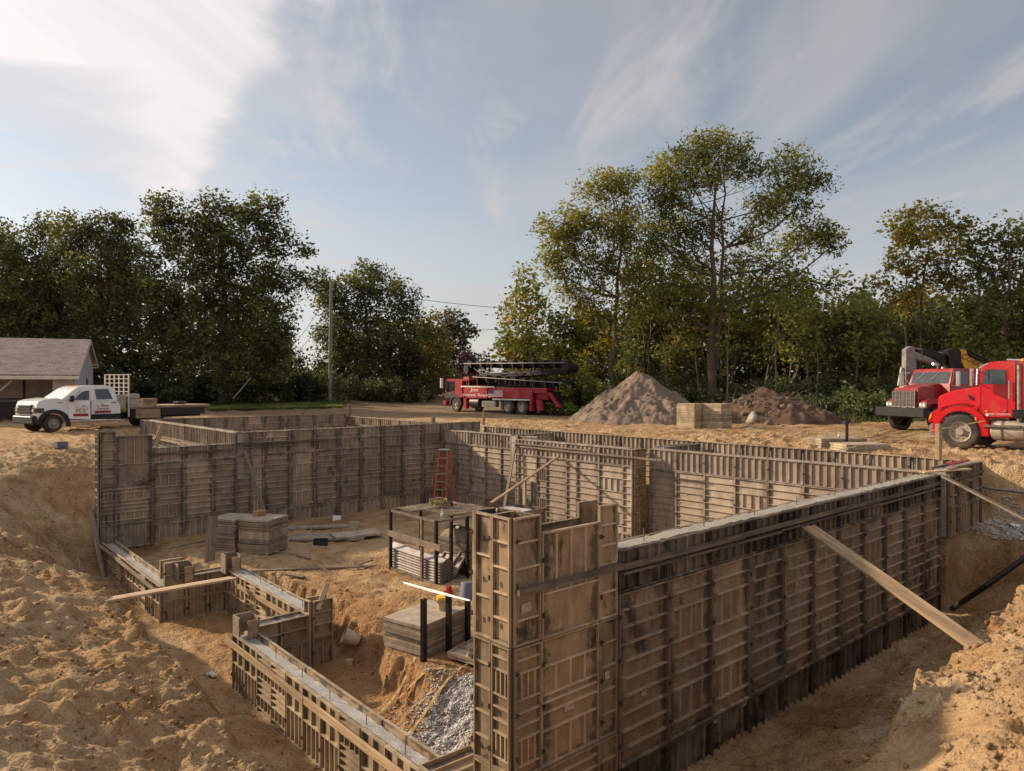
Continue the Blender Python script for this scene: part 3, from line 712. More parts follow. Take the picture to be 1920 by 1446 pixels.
fw2 = wall('front_form_wall', 'long shaded brown form wall facing the near trench, wet concrete along its top', (U0+1.585, V0, 0), 0, cols[3:], lambda i: rows(i+3), 'form_front',
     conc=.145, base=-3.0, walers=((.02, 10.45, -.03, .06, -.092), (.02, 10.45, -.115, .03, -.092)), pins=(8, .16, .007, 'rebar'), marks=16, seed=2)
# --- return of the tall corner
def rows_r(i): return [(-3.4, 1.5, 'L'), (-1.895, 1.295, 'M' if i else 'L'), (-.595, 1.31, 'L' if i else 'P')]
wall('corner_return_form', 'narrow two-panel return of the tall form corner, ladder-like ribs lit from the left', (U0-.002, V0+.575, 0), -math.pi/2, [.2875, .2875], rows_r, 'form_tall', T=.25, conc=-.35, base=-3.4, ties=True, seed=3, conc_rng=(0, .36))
endp = bpy.data.objects['corner_return_form']
link('end_panel', panel_mesh(.30, 1.31, 'L', 'form_tall', 'rib_tall'), endp, (-.002, .27, -.595), (0, 0, -math.pi/2))
# --- low frost walls on the walk-out side
kl = pick('TTMTT', 9)
def low(z0, h): return lambda i: [(z0, h, kl[i])]
wall('low_form_wall', 'low tan form wall nearest the sandy bank with pale wet concrete along its top', (U0, 13.1, 0), -math.pi/2, [.59]*12, low(-3.5, 1.02), 'form_low', conc=-2.56, base=-3.5, conc_mat='concrete_wet',
     walers=((-.12, 6.95, -2.6, .10, -.135),), pins=(7, .16, .006, 'rebar'), seed=4, waler_mat='wood')
wall('low_form_jog', 'short tan form wall stepping in between the two low walls', (U0+.28, 13.1, 0), 0, [.585, .585], lambda i: [(-3.45, .5, 'V'), (-2.945, .5, 'L')], 'form_low', conc=-2.50, base=-3.5, conc_mat='concrete_wet', seed=5)
wall('low_form_post', 'tall narrow form box where the low walls meet beside the dug bank', (6.17, 13.02, 0), 0, [.42], lambda i: [(-3.5, .6, 'V'), (-2.895, .72, 'L')], 'form_low', T=.2, conc=None, base=-3.5, seed=6)
lp = bpy.data.objects['low_form_post']
link('side_panel', panel_mesh(.24, 1.32, 'L', 'form_low', 'rib_low'), lp, (0, .24, -3.5), (0, 0, -math.pi/2))
wall('middle_low_form_wall', 'low tan form wall set back in the middle, plank end resting on it', (6.15, 17.5, 0), -math.pi/2, [.6]*7+[.24], low(-3.5, 1.06), 'form_low', conc=-2.45, base=-3.5, conc_mat='concrete_wet',
     walers=((.9, 2.0, -2.62, .09, -.125), (2.0, 4.1, -2.62, .09, -.125)), pins=(4, .15, .006, 'rebar'), seed=7, waler_mat='wood')
wall('far_low_form_jog', 'short form wall beneath the plank stepping out to the far low wall', (U0+.02, 17.75, 0), 0, [.5, .48, .46], lambda i: [(-3.5, .5, 'V'), (-2.995, .52 if i else .9, 'T' if i else 'L')], 'form_low', conc=-2.52, base=-3.5, conc_mat='concrete_wet', seed=8)
wall('far_low_form_wall', 'low form wall below the tall back corner, grey wet concrete on top', (U0, 23.9, 0), -math.pi/2, [.61]*10, low(-3.5, .86), 'form_low', conc=-2.72, base=-3.5, conc_mat='concrete_wet',
     walers=((.0, 6.0, -2.72, .07, -.12),), seed=9, waler_mat='wood_grey')
# boxed ends of the low walls
for k, (u, v, zt, lab) in enumerate(((4.68, 13.12, -2.16, 'upright form boards boxing the far end of the nearest low wall'), (4.95, 17.72, -2.12, 'upright form boards boxing the near end of the far low wall'), (6.0, 17.62, -2.05, 'dark upright form boards boxing the far end of the middle low wall'))):
    o = empty('form_end_box', (u, v, -2.5)); tag(o, lab, 'form box', 'boxed ends of the low walls')
    h = zt+2.5
    MB().box(0, .03, -.28, .02, 0, h).build('side_board', M['wood_grey'], o)
    MB().box(.035, .34, -.012, .018, 0, h).build('back_board', M['wood_grey'], o)
    MB().box(.345, .372, -.30, .0, -.05, h-.04).build('side_board', M['wood_grey'], o)
    MB().box(.15, .33, -.325, -.30, -.05, h-.07).build('front_board', M['wood'], o)
# --- back wall (shaded) with a tall bay, a low bay and a high bay
kb = pick('HHMDHHM', 21)
def rows_b0(i): return [(-3.0, .75, 'V'), (-2.245, 1.2, 'M'), (-1.04, 1.65 if i == 0 else 1.5, 'L' if i == 0 else 'W')]
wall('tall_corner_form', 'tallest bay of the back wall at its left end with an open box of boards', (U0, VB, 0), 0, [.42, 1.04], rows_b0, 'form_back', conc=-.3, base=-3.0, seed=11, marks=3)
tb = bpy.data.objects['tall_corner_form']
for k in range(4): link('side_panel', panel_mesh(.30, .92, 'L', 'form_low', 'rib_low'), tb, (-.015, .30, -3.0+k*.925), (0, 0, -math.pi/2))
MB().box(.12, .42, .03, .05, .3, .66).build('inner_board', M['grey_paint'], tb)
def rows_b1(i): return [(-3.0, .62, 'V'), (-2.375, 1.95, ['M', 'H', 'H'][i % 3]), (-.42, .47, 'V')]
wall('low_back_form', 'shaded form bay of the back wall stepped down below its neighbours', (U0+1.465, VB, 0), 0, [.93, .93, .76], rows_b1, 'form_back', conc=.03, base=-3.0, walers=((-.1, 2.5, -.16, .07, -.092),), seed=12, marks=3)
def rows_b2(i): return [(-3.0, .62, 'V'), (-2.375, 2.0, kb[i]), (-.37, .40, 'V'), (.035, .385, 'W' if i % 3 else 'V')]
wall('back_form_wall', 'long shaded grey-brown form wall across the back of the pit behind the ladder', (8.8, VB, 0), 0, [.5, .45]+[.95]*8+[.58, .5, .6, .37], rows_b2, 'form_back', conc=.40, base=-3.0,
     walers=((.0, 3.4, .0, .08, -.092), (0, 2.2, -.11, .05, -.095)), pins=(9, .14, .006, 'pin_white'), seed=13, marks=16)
# --- wing behind
wall('wing_west_form', 'sunlit upright-ribbed form wall of the wing running back towards the pickup', (8.8, VW, 0), -math.pi/2, [.94]*13, lambda i: [(-1.2, .98, 'M'), (-.215, .62, 'V')], 'form_right', conc=.36, base=-1.2,
     walers=((0, 12.2, -.28, .06, -.10), (0, 12.2, -.36, .05, -.10)), seed=14, waler_mat='wood_grey')
wall('wing_north_form', 'far grey form wall of the wing in front of the lawn and the flatbed', (8.8, VW-.3, 0), 0, [.95]*11, lambda i: [(-1.2, .95, 'M' if i % 2 else 'H'), (-.245, .645, 'W')], 'form_back', conc=.36, base=-1.2, seed=15, marks=4)
wall('wing_east_form', 'narrow distant form wall closing the wing by the drive', (UO, VW, 0), -math.pi/2, [.95]*12, lambda i: [(-1.2, 1.0, 'H'), (-.195, .44, 'V')], 'form_back', conc=.20, base=-1.2, seed=16)
# --- long inner wall, three bays
kr = pick('HHHMHMH', 33)
def rows_i(top): return lambda i: [(-3.0, .62, 'V'), (-2.375, 2.0, kr[i]), (-.37, top+.37, 'V')]
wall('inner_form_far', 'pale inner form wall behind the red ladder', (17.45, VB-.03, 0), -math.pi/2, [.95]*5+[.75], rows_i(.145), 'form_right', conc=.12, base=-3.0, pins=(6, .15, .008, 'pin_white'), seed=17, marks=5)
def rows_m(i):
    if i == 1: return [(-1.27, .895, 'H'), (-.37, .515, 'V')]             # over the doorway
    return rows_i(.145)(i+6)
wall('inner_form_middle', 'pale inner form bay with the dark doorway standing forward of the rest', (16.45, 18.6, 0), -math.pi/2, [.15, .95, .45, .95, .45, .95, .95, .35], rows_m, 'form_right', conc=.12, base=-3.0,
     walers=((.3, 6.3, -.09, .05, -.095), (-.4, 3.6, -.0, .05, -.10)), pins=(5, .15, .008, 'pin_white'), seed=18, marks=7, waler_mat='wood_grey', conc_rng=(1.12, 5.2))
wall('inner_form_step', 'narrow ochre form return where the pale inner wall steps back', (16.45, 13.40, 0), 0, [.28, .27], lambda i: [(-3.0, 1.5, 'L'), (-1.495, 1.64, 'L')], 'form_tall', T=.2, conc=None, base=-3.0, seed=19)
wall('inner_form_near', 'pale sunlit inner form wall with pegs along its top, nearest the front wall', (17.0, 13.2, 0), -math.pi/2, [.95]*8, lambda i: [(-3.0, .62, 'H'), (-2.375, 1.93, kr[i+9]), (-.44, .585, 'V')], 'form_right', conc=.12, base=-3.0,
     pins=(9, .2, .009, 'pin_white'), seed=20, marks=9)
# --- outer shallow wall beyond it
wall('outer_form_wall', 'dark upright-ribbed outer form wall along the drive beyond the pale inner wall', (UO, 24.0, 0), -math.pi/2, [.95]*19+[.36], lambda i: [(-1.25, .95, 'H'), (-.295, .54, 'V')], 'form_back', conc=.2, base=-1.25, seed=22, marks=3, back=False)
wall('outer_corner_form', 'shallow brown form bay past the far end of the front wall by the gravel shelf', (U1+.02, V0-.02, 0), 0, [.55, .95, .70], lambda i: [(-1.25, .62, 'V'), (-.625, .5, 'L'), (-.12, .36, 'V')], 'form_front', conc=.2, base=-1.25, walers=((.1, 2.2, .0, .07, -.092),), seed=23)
for k, (v, lab) in enumerate(((13.0, 'nearer short cross form between the inner and outer walls'), (19.6, 'farther short cross form between the inner and outer walls'))):
    wall('cross_form', lab, (17.32, v, 0), 0, [.95, .95], lambda i: [(-1.25, .9, 'H'), (-.345, .53, 'V')], 'form_right', conc=.14, base=-1.25, seed=24+k)
# ================================================================ LUMBER, STACKS AND SITE CLUTTER
def plank(name, label, p0, p1, w, t, mat_='wood', up=(0,0,1), cat='plank', group=None):
    p0 = Vector(p0); p1 = Vector(p1); L_ = (p1-p0).length
    b = MB(); n = max(2, int(L_/.5)); rr = random.Random(int(L_*1000))
    bow = rr.uniform(-.008, .012)*L_
    for i in range(n+1):
        x = L_*i/n; dz = bow*math.sin(math.pi*i/n)*.4
        b.v += [(x, -w/2, -t/2+dz), (x, w/2, -t/2+dz), (x, w/2, t/2+dz), (x, -w/2, t/2+dz)]
    for i in range(n):
        for k in range(4): b.f.append((i*4+k, i*4+(k+1) % 4, (i+1)*4+(k+1) % 4, (i+1)*4+k)); b.m.append(0)
    b.f += [(3,2,1,0), tuple(n*4+k for k in range(4))]; b.m += [0, 0]
    o = b.build(name, M[mat_], None, False, .004)
    d = (p1-p0).normalized(); up = Vector(up); sd = up.cross(d).normalized(); u2 = d.cross(sd)
    o.matrix_world = Matrix(((d.x, sd.x, u2.x, p0.x), (d.y, sd.y, u2.y, p0.y), (d.z, sd.z, u2.z, p0.z), (0,0,0,1)))
    return tag(o, label, cat, group)
g_pl = 'loose boards round the forms'
a = onv(1515, 988, V0-.16); b_ = at(1832, 1212, -.93)
plank('brace_plank', 'wide plank bracing the front wall from its middle down to the sunlit bank', a, b_, .235, .04, 'wood', (-.45,-.75,.5), group=g_pl)
a = onv(1768, 893, V0-.14); b_ = atd(1945, 985, 13.2)
plank('brace_plank', 'long board bracing the far end of the front wall, running off right', a, b_, .14, .04, 'wood_grey', (-.2,-.9,.5), group=g_pl)
plank('loose_board', 'thin pale board lying flat across the far corner of the front wall top', (16.5, 5.62, .19), (17.9, 5.15, .19), .14, .03, 'wood_pale', group=g_pl)
plank('loose_board', 'red-painted board lying on the outer corner form', (17.75, 5.48, .285), (19.0, 5.5, .285), .13, .03, 'dull_red', group=g_pl)
plank('brace_plank', 'narrow board slanting from the pale inner wall down to the rack', onu(1045, 857, 16.30), atd(921, 943, 19.6), .10, .045, 'wood', group=g_pl)
plank('leaning_board', 'long board leaning against the shaded back wall above the panel stacks', onv(459, 845, VB-.14), onv(497, 966, VB-1.1), .14, .04, 'wood_grey', (0,-1,.3), group=g_pl)
plank('leaning_board', 'grey board leaning steeply beside the dark doorway', onu(966, 838, 16.28), onu(945, 955, 16.05), .13, .04, 'wood_grey', (-1,0,.3), group=g_pl)
plank('leaning_board', 'rough wide board standing on end beside the panel stacks', atd(393, 1055, 19.6), atd(399, 968, 19.9), .27, .03, 'wood_grey', (-.3,-.9,0), group=g_pl)
plank('leaning_board', 'pale board leaning on the bank left of the tall corner', atd(194, 1083, 20.3), atd(171, 956, 21.6), .13, .04, 'wood_grey', (-.6,-.7,.2), group=g_pl)
plank('stake', 'short brown stake standing in the dark trench left of the forms', atd(154, 1078, 19.2), atd(146, 1040, 19.4), .06, .03, 'wood', (-.6,-.7,.2), group=g_pl, cat='stake')
plank('gangplank', 'long plank bridging the trench from the sandy bank to the middle low wall', at(192, 1127, -2.03), at(437, 1084, -2.36), .27, .045, 'wood_pale', group=g_pl)
plank('leaning_board', 'short board sticking up at a slant from the low form box', (6.25, 12.95, -2.35), (6.55, 13.12, -1.93), .10, .035, 'wood_pale', (-.3,-.9,.2), group=g_pl)
plank('floor_board', 'long thin board lying on the pit floor in front of the stacks', at(466, 1071, -2.82), at(690, 1062, -2.80), .12, .04, 'wood_grey', group=g_pl)
plank('floor_board', 'short board crossing the end of the long floor board', at(672, 1058, -2.74), at(697, 1050, -2.74), .10, .04, 'wood_grey', group=g_pl)
plank('floor_board', 'pale board lying along the foot of the back wall behind the low wall', at(310, 1029, -2.7), at(386, 1014, -2.7), .13, .04, 'wood_grey', group=g_pl)
plank('leaning_board', 'short board leaning on the stepped-down back form', onv(291, 835, VB-.1), onv(304, 800, VB+.6), .16, .04, 'wood', (0,-1,.3), group=g_pl)
plank('loose_board', 'stub of board lying at the very bottom of the sandy bank', at(455, 1412, -3.0), at(500, 1452, -3.05), .14, .04, 'wood', group=g_pl)
for k, (x, y0, y1, Y, w, lab, mt) in enumerate(((1760, 795, 862, 15.6, .17, 'square wooden post standing on the far corner of the front wall', 'wood'), (1588, 776, 828, 22.5, .12, 'black post standing behind the low pile of boards', 'dark_steel'),
        (812, 770+12, 797, 30.0, .2, 'stub of brown post on the back wall right of its middle', 'wood_grey'), (907, 772, 797, 31.2, .13, 'pale stub post where the back wall meets the outer wall', 'wood'), (655, 758, 780, 39.8, .2, 'dark stub post at the far corner of the wing', 'wood_grey'))):
    p0 = atd(x, y1, Y); p1 = atd(x, y0, Y)
    o = MB().box(-w/2, w/2, -w/4, w/4, 0, p1.z-p0.z).build('post', M[mt], None, bevel=.006, loc=p0, rot=(0, 0, .1*k)); tag(o, lab, 'post', 'posts along the wall tops')
# black drain pipe and a cable over the excavated end
o = MB().tube([at(1785, 1142, -2.8), at(1850, 1098, -2.0), at(1930, 1040, -1.35)], .055, 12).build('drain_pipe', M['black_plastic'], None, True); tag(o, 'black pipe slanting up the dug face past the far end of the front wall', 'pipe')
o = MB().tube([at(1812, 908, -.55), at(1870, 918, -.5), at(1935, 925, -.45)], .035, 8).build('cable', M['grey_paint'], None, True); tag(o, 'grey conduit across the bank at the right edge', 'pipe')

# --- stacks of form panels
def flat_panel(w, d, t, fm='form_right', ribs=True):
    b = MB()
    b.box(-w/2, w/2, -d/2, d/2, t-.014, t, 0)
    for s in (-1, 1):
        b.box(-w/2, w/2, s*d/2-(.02 if s > 0 else 0), s*d/2+(.02 if s < 0 else 0), 0, t-.0145, 1)
        b.box(s*w/2-(.02 if s > 0 else 0), s*w/2+(.02 if s < 0 else 0), -d/2+.021, d/2-.021, 0, t-.0145, 1)
    if ribs:
        for i in range(1, 4): b.box(-w/2+w*i/4-.008, -w/2+w*i/4+.008, -d/2+.02, d/2-.02, .005, t-.0145, 1)
    return b.mesh('form_panel', [M[fm], M[fm.replace('form', 'rib')]])
ORD = ['lowest','second','third','fourth','fifth','sixth','seventh','eighth','ninth','tenth','eleventh','twelfth','thirteenth','fourteenth','fifteenth']
ORD[0] = 'first'
def stack(n, w, d, t, loc, rot, label, group, fm='form_stack', jit=.022, top='form_stack', seed=0):
    r = random.Random(seed); ms = [flat_panel(w, d, t, fm), flat_panel(w, d, t, 'form_tan' if fm == 'form_tan' else 'form_low'), flat_panel(w, d, t, top)]
    for i in range(n):
        me = ms[2] if i == n-1 else ms[0 if r.random() < .75 else 1]
        o = link('stacked_form', me, None, (loc[0]+r.uniform(-jit, jit), loc[1]+r.uniform(-jit, jit), loc[2]+i*(t+.008)), (0, 0, rot+r.uniform(-.012, .012)))
        tag(o, ('topmost' if i == n-1 else ORD[i]+' from the bottom')+' of the '+label, 'form panel', group)
gi = lambda u, v: gz(u, v)
stack(14, .98, 1.0, .062, (8.25, 20.62, -2.84), R(33), 'panels stacked squarely under the cardboard box', 'panels in the nearer inner stack', seed=1)
stack(13, .98, .95, .062, (7.72, 21.72, -2.84), R(33), 'panels in the left of the two inner stacks', 'panels in the left inner stack', seed=2)
stack(9, 1.28, .95, .058, (7.66, 11.26, -2.88), R(14), 'panels stacked between the black posts', 'panels stacked between the posts', fm='form_stack', seed=3)
stack(14, 1.05, .95, .075, (28.3, 19.55, 0.0), R(2), 'tan panels in the left block by the soil heap', 'panels in the left block by the soil heap', fm='form_tan', top='form_tan', seed=4)
stack(14, .95, .95, .075, (28.95, 18.6, 0.0), R(2), 'tan panels in the right block by the soil heap', 'panels in the right block by the soil heap', fm='form_tan', top='form_tan', seed=5)
stack(4, 1.5, .95, .07, tuple(at(1568, 838, .03)), R(-38), 'panels in the low pile by the black post', 'panels in the low pile behind the outer wall', fm='form_stack', seed=6)
stack(3, 1.4, .9, .07, tuple(at(1612, 845, .03)), R(-34), 'panels in the pile right of the lone black post', 'panels in the second low pile behind the outer wall', fm='form_stack', seed=7)
# panels lying on the floor
for k, (x, y, w, d, rot, lab) in enumerate(((618, 1008, 2.3, 1.0, -38, 'grey panel lying flat on the floor by the black tray'), (668, 1003, 1.5, .8, -12, 'second grey panel lying flat on the floor, overlapping the first'), (600, 990, 2.2, .3, -30, 'narrow grey panel lying along the foot of the back wall'))):
    p = at(x, y, -2.82+.075*(k == 1)); o = link('loose_form', flat_panel(w, d, .065, 'form_stack'), None, p, (0, 0, R(rot))); tag(o, lab, 'form panel')
for k, (u, v, w, d, rot, dz, lab) in enumerate(((8.25, 9.95, 1.45, .95, 14, -2.80, 'lower of two ribbed panels lying face down beside the black posts'), (8.2, 9.98, 1.4, .92, 17, -2.735, 'upper ribbed panel with open bays lying beside the black posts'))):
    o = link('loose_form', flat_panel(w, d, .06, 'form_stack'), None, (u, v, dz+.06), (math.pi, 0, R(rot))); tag(o, lab, 'form panel')
o = link('loose_form', panel_mesh(1.15, .75, 'V', 'form_low', 'rib_low'), None, (4.62, 6.95, -2.44), (R(-90), 0, R(-92))); tag(o, 'tan ribbed panel laid over the near end of the low wall', 'form panel')
# --- three black posts beside the stack
posts = ((7.05, 10.42, -2.9, -1.72, 'nearest and lowest of the three black posts by the panel stack'), (7.74, 10.62, -2.9, -1.86, 'middle black post by the panel stack, red clamp on its top'), (8.32, 10.80, -2.9, -2.05, 'farthest black post by the panel stack, blue bucket upturned on it'))
for (u, v, z0, z1, lab) in posts:
    o = empty('steel_post', (u, v, z0), R(14)); tag(o, lab, 'post', 'black steel posts by the stack'); h = z1-z0
    MB().box(-.045, .045, -.02, -.012, 0, h).build('web', M['dark_steel'], o); MB().box(-.045, -.037, -.012, .06, 0, h).build('flange', M['dark_steel'], o); MB().box(.037, .045, -.012, .06, 0, h).build('flange', M['dark_steel'], o)
# straight-edge and red clamp
p = Vector((7.74, 10.64, -1.80))
o = empty('red_clamp', p, R(14)); tag(o, 'red plastic clamp holding the white straight-edge on the middle black post', 'clamp')
MB().box(-.06, .07, -.05, .08, -.06, .05).build('body', M['red_plastic'], o, bevel=.012, seg=2); MB().box(-.02, .05, -.04, .06, .052, .13).build('head', M['red_plastic'], o, bevel=.012, seg=2); MB().box(-.10, -.062, -.03, .03, -.03, .03).build('jaw', M['red_plastic'], o, bevel=.008)
def blade():
    b = MB(); e0 = atd(757, 1100, 14.0)-p; e1 = atd(881, 1135, 12.2)-p
    d = (e1-e0).normalized(); s = d.cross(Vector((0,0,1))).normalized()
    n = 12
    for i in range(n+1):
        t = i/n; c = e0+(e1-e0)*t; w = .018+.06*(1-abs(2*t-1)**1.2)
        for sx, sz in ((-1,0),(1,0),(0,.02)): b.v.append(tuple(c+s*(sx*w)+Vector((0,0,sz+.075))))
    for i in range(n):
        for k in range(3): b.f.append((i*3+k, i*3+(k+1) % 3, i*3+3+(k+1) % 3, i*3+3+k)); b.m.append(0)
    b.f += [(0,1,2), (n*3+2, n*3+1, n*3)]; b.m += [0, 0]
    o = b.build('straight_edge', M['white'], None, loc=p); tag(o, 'long white tapered straight-edge clamped across the middle black post', 'tool')
blade()
# --- buckets
def bucket(loc, r0, r1, h, mat_, label, rot=(0,0,0), lid=None, handle=True, rim=True):
    o = empty('bucket', loc); o.rotation_euler = rot; tag(o, label, 'bucket')
    MB().lathe([(0,r0*.96),(.008,r0),(h*.86,r0+(r1-r0)*.86),(h*.865,r1+.012),(h*.9,r1+.012),(h*.905,r1),(h,r1+.004),(h,r1-.006),(.02,r0-.008)], 28).build('shell', M[mat_], o, True)
    if lid: MB().lathe([(h+.002,r1+.01),(h+.05,r1+.012),(h+.055,r1-.01)], 28).build('lid', M[lid], o, True)
    if handle:
        pts = [(math.cos(t)*(r1+.014), -math.sin(t)*(r1+.05)*.4, h*.88-math.sin(t)*h*.45) for t in np.linspace(0, math.pi, 12)]
        MB().tube(pts, .004, 6).build('handle', M['galv'], o, True)
    return o
bucket((8.32, 10.82, -1.74), .13, .155, .33, 'bucket_blue', 'dusty blue bucket upturned on the farthest black post', (R(180-8), R(6), 0))
bucket((8.0, 11.2, -2.335), .095, .115, .25, 'bucket_pale', 'pale bucket with a yellow lid standing on the panel stack', lid='yellow_plastic')
pb = at(672, 1222, -3.32); bucket((pb.x, pb.y, gz(pb.x, pb.y)+.10), .12, .15, .32, 'bucket_pale', 'dusty pale bucket lying on its side by the dug bank', (R(64), 0, R(-115)))
pb = at(664, 1000, -2.80); bucket(pb+Vector((0,0,.07)), .14, .165, .30, 'bucket_pale', 'tan bucket standing on the flat grey panels')
pb = at(601, 1022, -2.82); o = empty('tray', pb, R(-30)); tag(o, 'small black tray lying on the pit floor', 'tray')
MB().box(-.2, .2, -.16, .16, 0, .02).build('bottom', M['black_plastic'], o)
for nm, bx in (('side', (-.2,.2,-.17,-.161,.0,.17)), ('side', (-.2,.2,.161,.17,.0,.17)), ('end', (-.21,-.201,-.17,.17,.0,.17)), ('end', (.201,.21,-.17,.17,.0,.17))): MB().box(*bx).build(nm, M['black_plastic'], o)
pb = onv(632, 975, VB-1.0); o = MB().box(-.16, .16, -.01, .01, -.17, .17).build('white_board', M['white'], None, loc=pb, rot=(R(-30), R(12), 0)); tag(o, 'small square white board leaning at the foot of the back wall', 'board')
pb = Vector((8.15, 20.85, -1.92)); o = empty('cardboard_box', pb+Vector((.1,.1,.0)), R(20)); tag(o, 'brown cardboard box on the inner panel stack nearer the ladder', 'box')
MB().box(-.16, .16, -.12, .12, 0, .2).build('body', M['cardboard'], o, bevel=.004); MB().box(-.16, .16, -.13, -.121, .1, .19).build('flap', M['cardboard'], o)
o = MB().box(-.06, .06, -.04, .04, 0, .04).build('wood_block', M['wood_pale'], None, loc=(7.5, 11.2, -2.335), rot=(0, 0, .5)); tag(o, 'small wood offcut lying on the stack between the posts', 'wood block')
pb = at(655, 1233, -3.35); o = MB().box(-.1, .1, -.07, .07, 0, .09).build('wood_block', M['wood_pale'], None, loc=(pb.x, pb.y, gz(pb.x, pb.y)-.01), rot=(.1, .1, .9)); tag(o, 'pale wood block beside the toppled bucket', 'wood block')
def bottle(loc, label):
    o = empty('water_bottle', loc); tag(o, label, 'bottle')
    m_ = M.get('pet')
    if m_ is None:
        m_, nt, N, L, b = new_mat('clear_plastic'); b.inputs['Base Color'].default_value = (.85,.9,.92,1); b.inputs['Roughness'].default_value = .1; b.inputs['Transmission Weight'].default_value = .8; M['pet'] = m_
    MB().lathe([(0,.03),(.01,.034),(.15,.034),(.185,.014),(.205,.013)], 14).build('body', m_, o, True); MB().lathe([(.206,.016),(.226,.016)], 12).build('cap', M['white'], o, True); MB().lathe([(.06,.0348),(.12,.0348)], 14).build('label_band', M['white'], o, True)
bottle(at(1573, 822, .36), 'clear water bottle standing on the low pile by the black post')
bottle((10.25, 14.38, -1.262), 'clear water bottle standing on the near corner of the steel rack')
# --- litter
def sheet_scrap(name, label, p, w, d, mat_, seed):
    r = np.random.default_rng(seed); n = 7; b = MB()
    for i in range(n):
        for j in range(n): b.v.append((w*(i/(n-1)-.5), d*(j/(n-1)-.5), .02+r.random()*.07))
    for i in range(n-1):
        for j in range(n-1): b.f.append((i*n+j, (i+1)*n+j, (i+1)*n+j+1, i*n+j+1)); b.m.append(0)
    o = b.build(name, M[mat_], None, True, loc=p, rot=(0, 0, seed)); m_ = o.modifiers.new('thickness', 'SOLIDIFY'); m_.thickness = .006; tag(o, label, 'litter')
def onground(px, py, z):
    p = at(px, py, z)
    for _ in range(6): p = at(px, py, gz(p.x, p.y)) if py > HY+5 else p
    return Vector((p.x, p.y, gz(p.x, p.y)))
sheet_scrap('plastic_sheet', 'crumpled silver sheeting on the slope left of the tall corner', onground(180, 860, -.6), .9, .4, 'foil', 3)
sheet_scrap('paper_scrap', 'white crumpled scrap at the bottom of the trench by the low wall', onground(397, 1270, -3.3), .22, .10, 'white', 5)
sheet_scrap('paper_scrap', 'white scrap lying on the gravel shelf at the right edge', onground(1902, 990, -1.2), .35, .2, 'white', 7)
pb = onground(114, 839, -.2); o = empty('crate', pb, .3); tag(o, 'small blue crate lying on the slope below the pickup', 'crate')
MB().box(-.17, .17, -.13, .13, 0, .03).build('bottom', M['bucket_blue'], o)
for nm, bx in (('side', (-.17,.17,-.142,-.13,0,.2)), ('side', (-.17,.17,.13,.142,0,.2)), ('end', (-.182,-.17,-.14,.14,0,.2)), ('end', (.17,.182,-.14,.14,0,.2))): MB().box(*bx).build(nm, M['bucket_blue'], o)
for k, (x, y, z, ln, rot, lab, mt) in enumerate(((1412, 828, .05, 1.2, .5, 'pale board end sticking up behind the outer wall', 'wood_pale'), (1397, 830, .03, 1.1, .2, 'grey board lying behind the outer wall', 'wood_grey'), (1470, 833, .03, 1.6, -.5, 'thin brown board lying on the drive behind the outer wall', 'wood'))):
    p = at(x, y, z); plank('loose_board', lab, p, p+Vector((math.cos(rot)*ln*.6, math.sin(rot)*ln*.6, .22 if k == 0 else .0)), .14, .04, mt, group=g_pl)
# --- straps lying about
def strap(name, label, pts, w, mat_, drape=True, group='tie-down straps'):
    P = []
    for i in range(len(pts)-1):
        for t in np.linspace(0, 1, 8, endpoint=False): P.append(Vector(pts[i]).lerp(Vector(pts[i+1]), t))
    P.append(Vector(pts[-1])); b = MB(); n = len(P)
    for i, p in enumerate(P):
        d = P[min(i+1, n-1)]-P[max(i-1, 0)]; d.z = 0; s = Vector((-d.y, d.x, 0)).normalized()
        tw = .25*math.sin(i*.9)
        for sx, dz in ((-1, 0), (1, tw*w), (1, .005+tw*w), (-1, .005)): b.v.append(tuple(p+s*(sx*w/2)+Vector((0, 0, dz+.012))))
    for i in range(n-1):
        for k in range(4): b.f.append((i*4+k, i*4+(k+1) % 4, i*4+4+(k+1) % 4, i*4+4+k)); b.m.append(0)
    b.f += [(0,1,2,3), tuple((n-1)*4+k for k in range(4))]; b.m += [0, 0]
    o = b.build(name, M[mat_], None, True); return tag(o, label, 'strap', group)
def gpts(l, z0=-3.1): return [onground(x, y, z0)+Vector((0,0,.055)) for x, y in l]
def drape(a_, b_, n=9, wob=.10, seed=0):
    rr = random.Random(seed); out = []
    for k in range(n+1):
        t = k/n; u_ = a_[0]+(b_[0]-a_[0])*t+rr.uniform(-wob, wob)*.5*(0 < k < n); v_ = a_[1]+(b_[1]-a_[1])*t+rr.uniform(-wob, wob)*(0 < k < n)
        out.append(Vector((u_, v_, gz(u_, v_)+.05)))
    for _ in range(2): out = [out[0]]+[out[k-1]*.25+out[k]*.5+out[k+1]*.25+Vector((0, 0, .01)) for k in range(1, n)]+[out[-1]]
    return out
strap('strap', 'dusty strap running down the bank from the stack to the low wall, left one', drape((6.95, 10.55), (5.35, 9.75), seed=1), .05, 'strap')
strap('strap', 'dusty strap running down the bank beside the gravel, right one', drape((7.5, 9.75), (5.45, 8.9), seed=2), .05, 'strap')
strap('strap', 'dusty strap lying level across the bank between the other two', drape((6.35, 10.15), (7.15, 9.55), 5, seed=3), .045, 'strap')
strap('strap', 'twisted strap lying over the ribbed panels by the posts', [(8.6,10.4,-2.66),(8.3,10.3,-2.66),(8.1,10.0,-2.66),(7.75,10.05,-2.66),(7.5,9.8,-2.70)], .05, 'strap')
strap('strap', 'yellow strap running from the low pile past the post to the parked tractor', [at(1572,846,.2), at(1640,830,.2), onu(1760,806,22.3), onu(1850,790,24.2)], .06, 'rope_yellow')
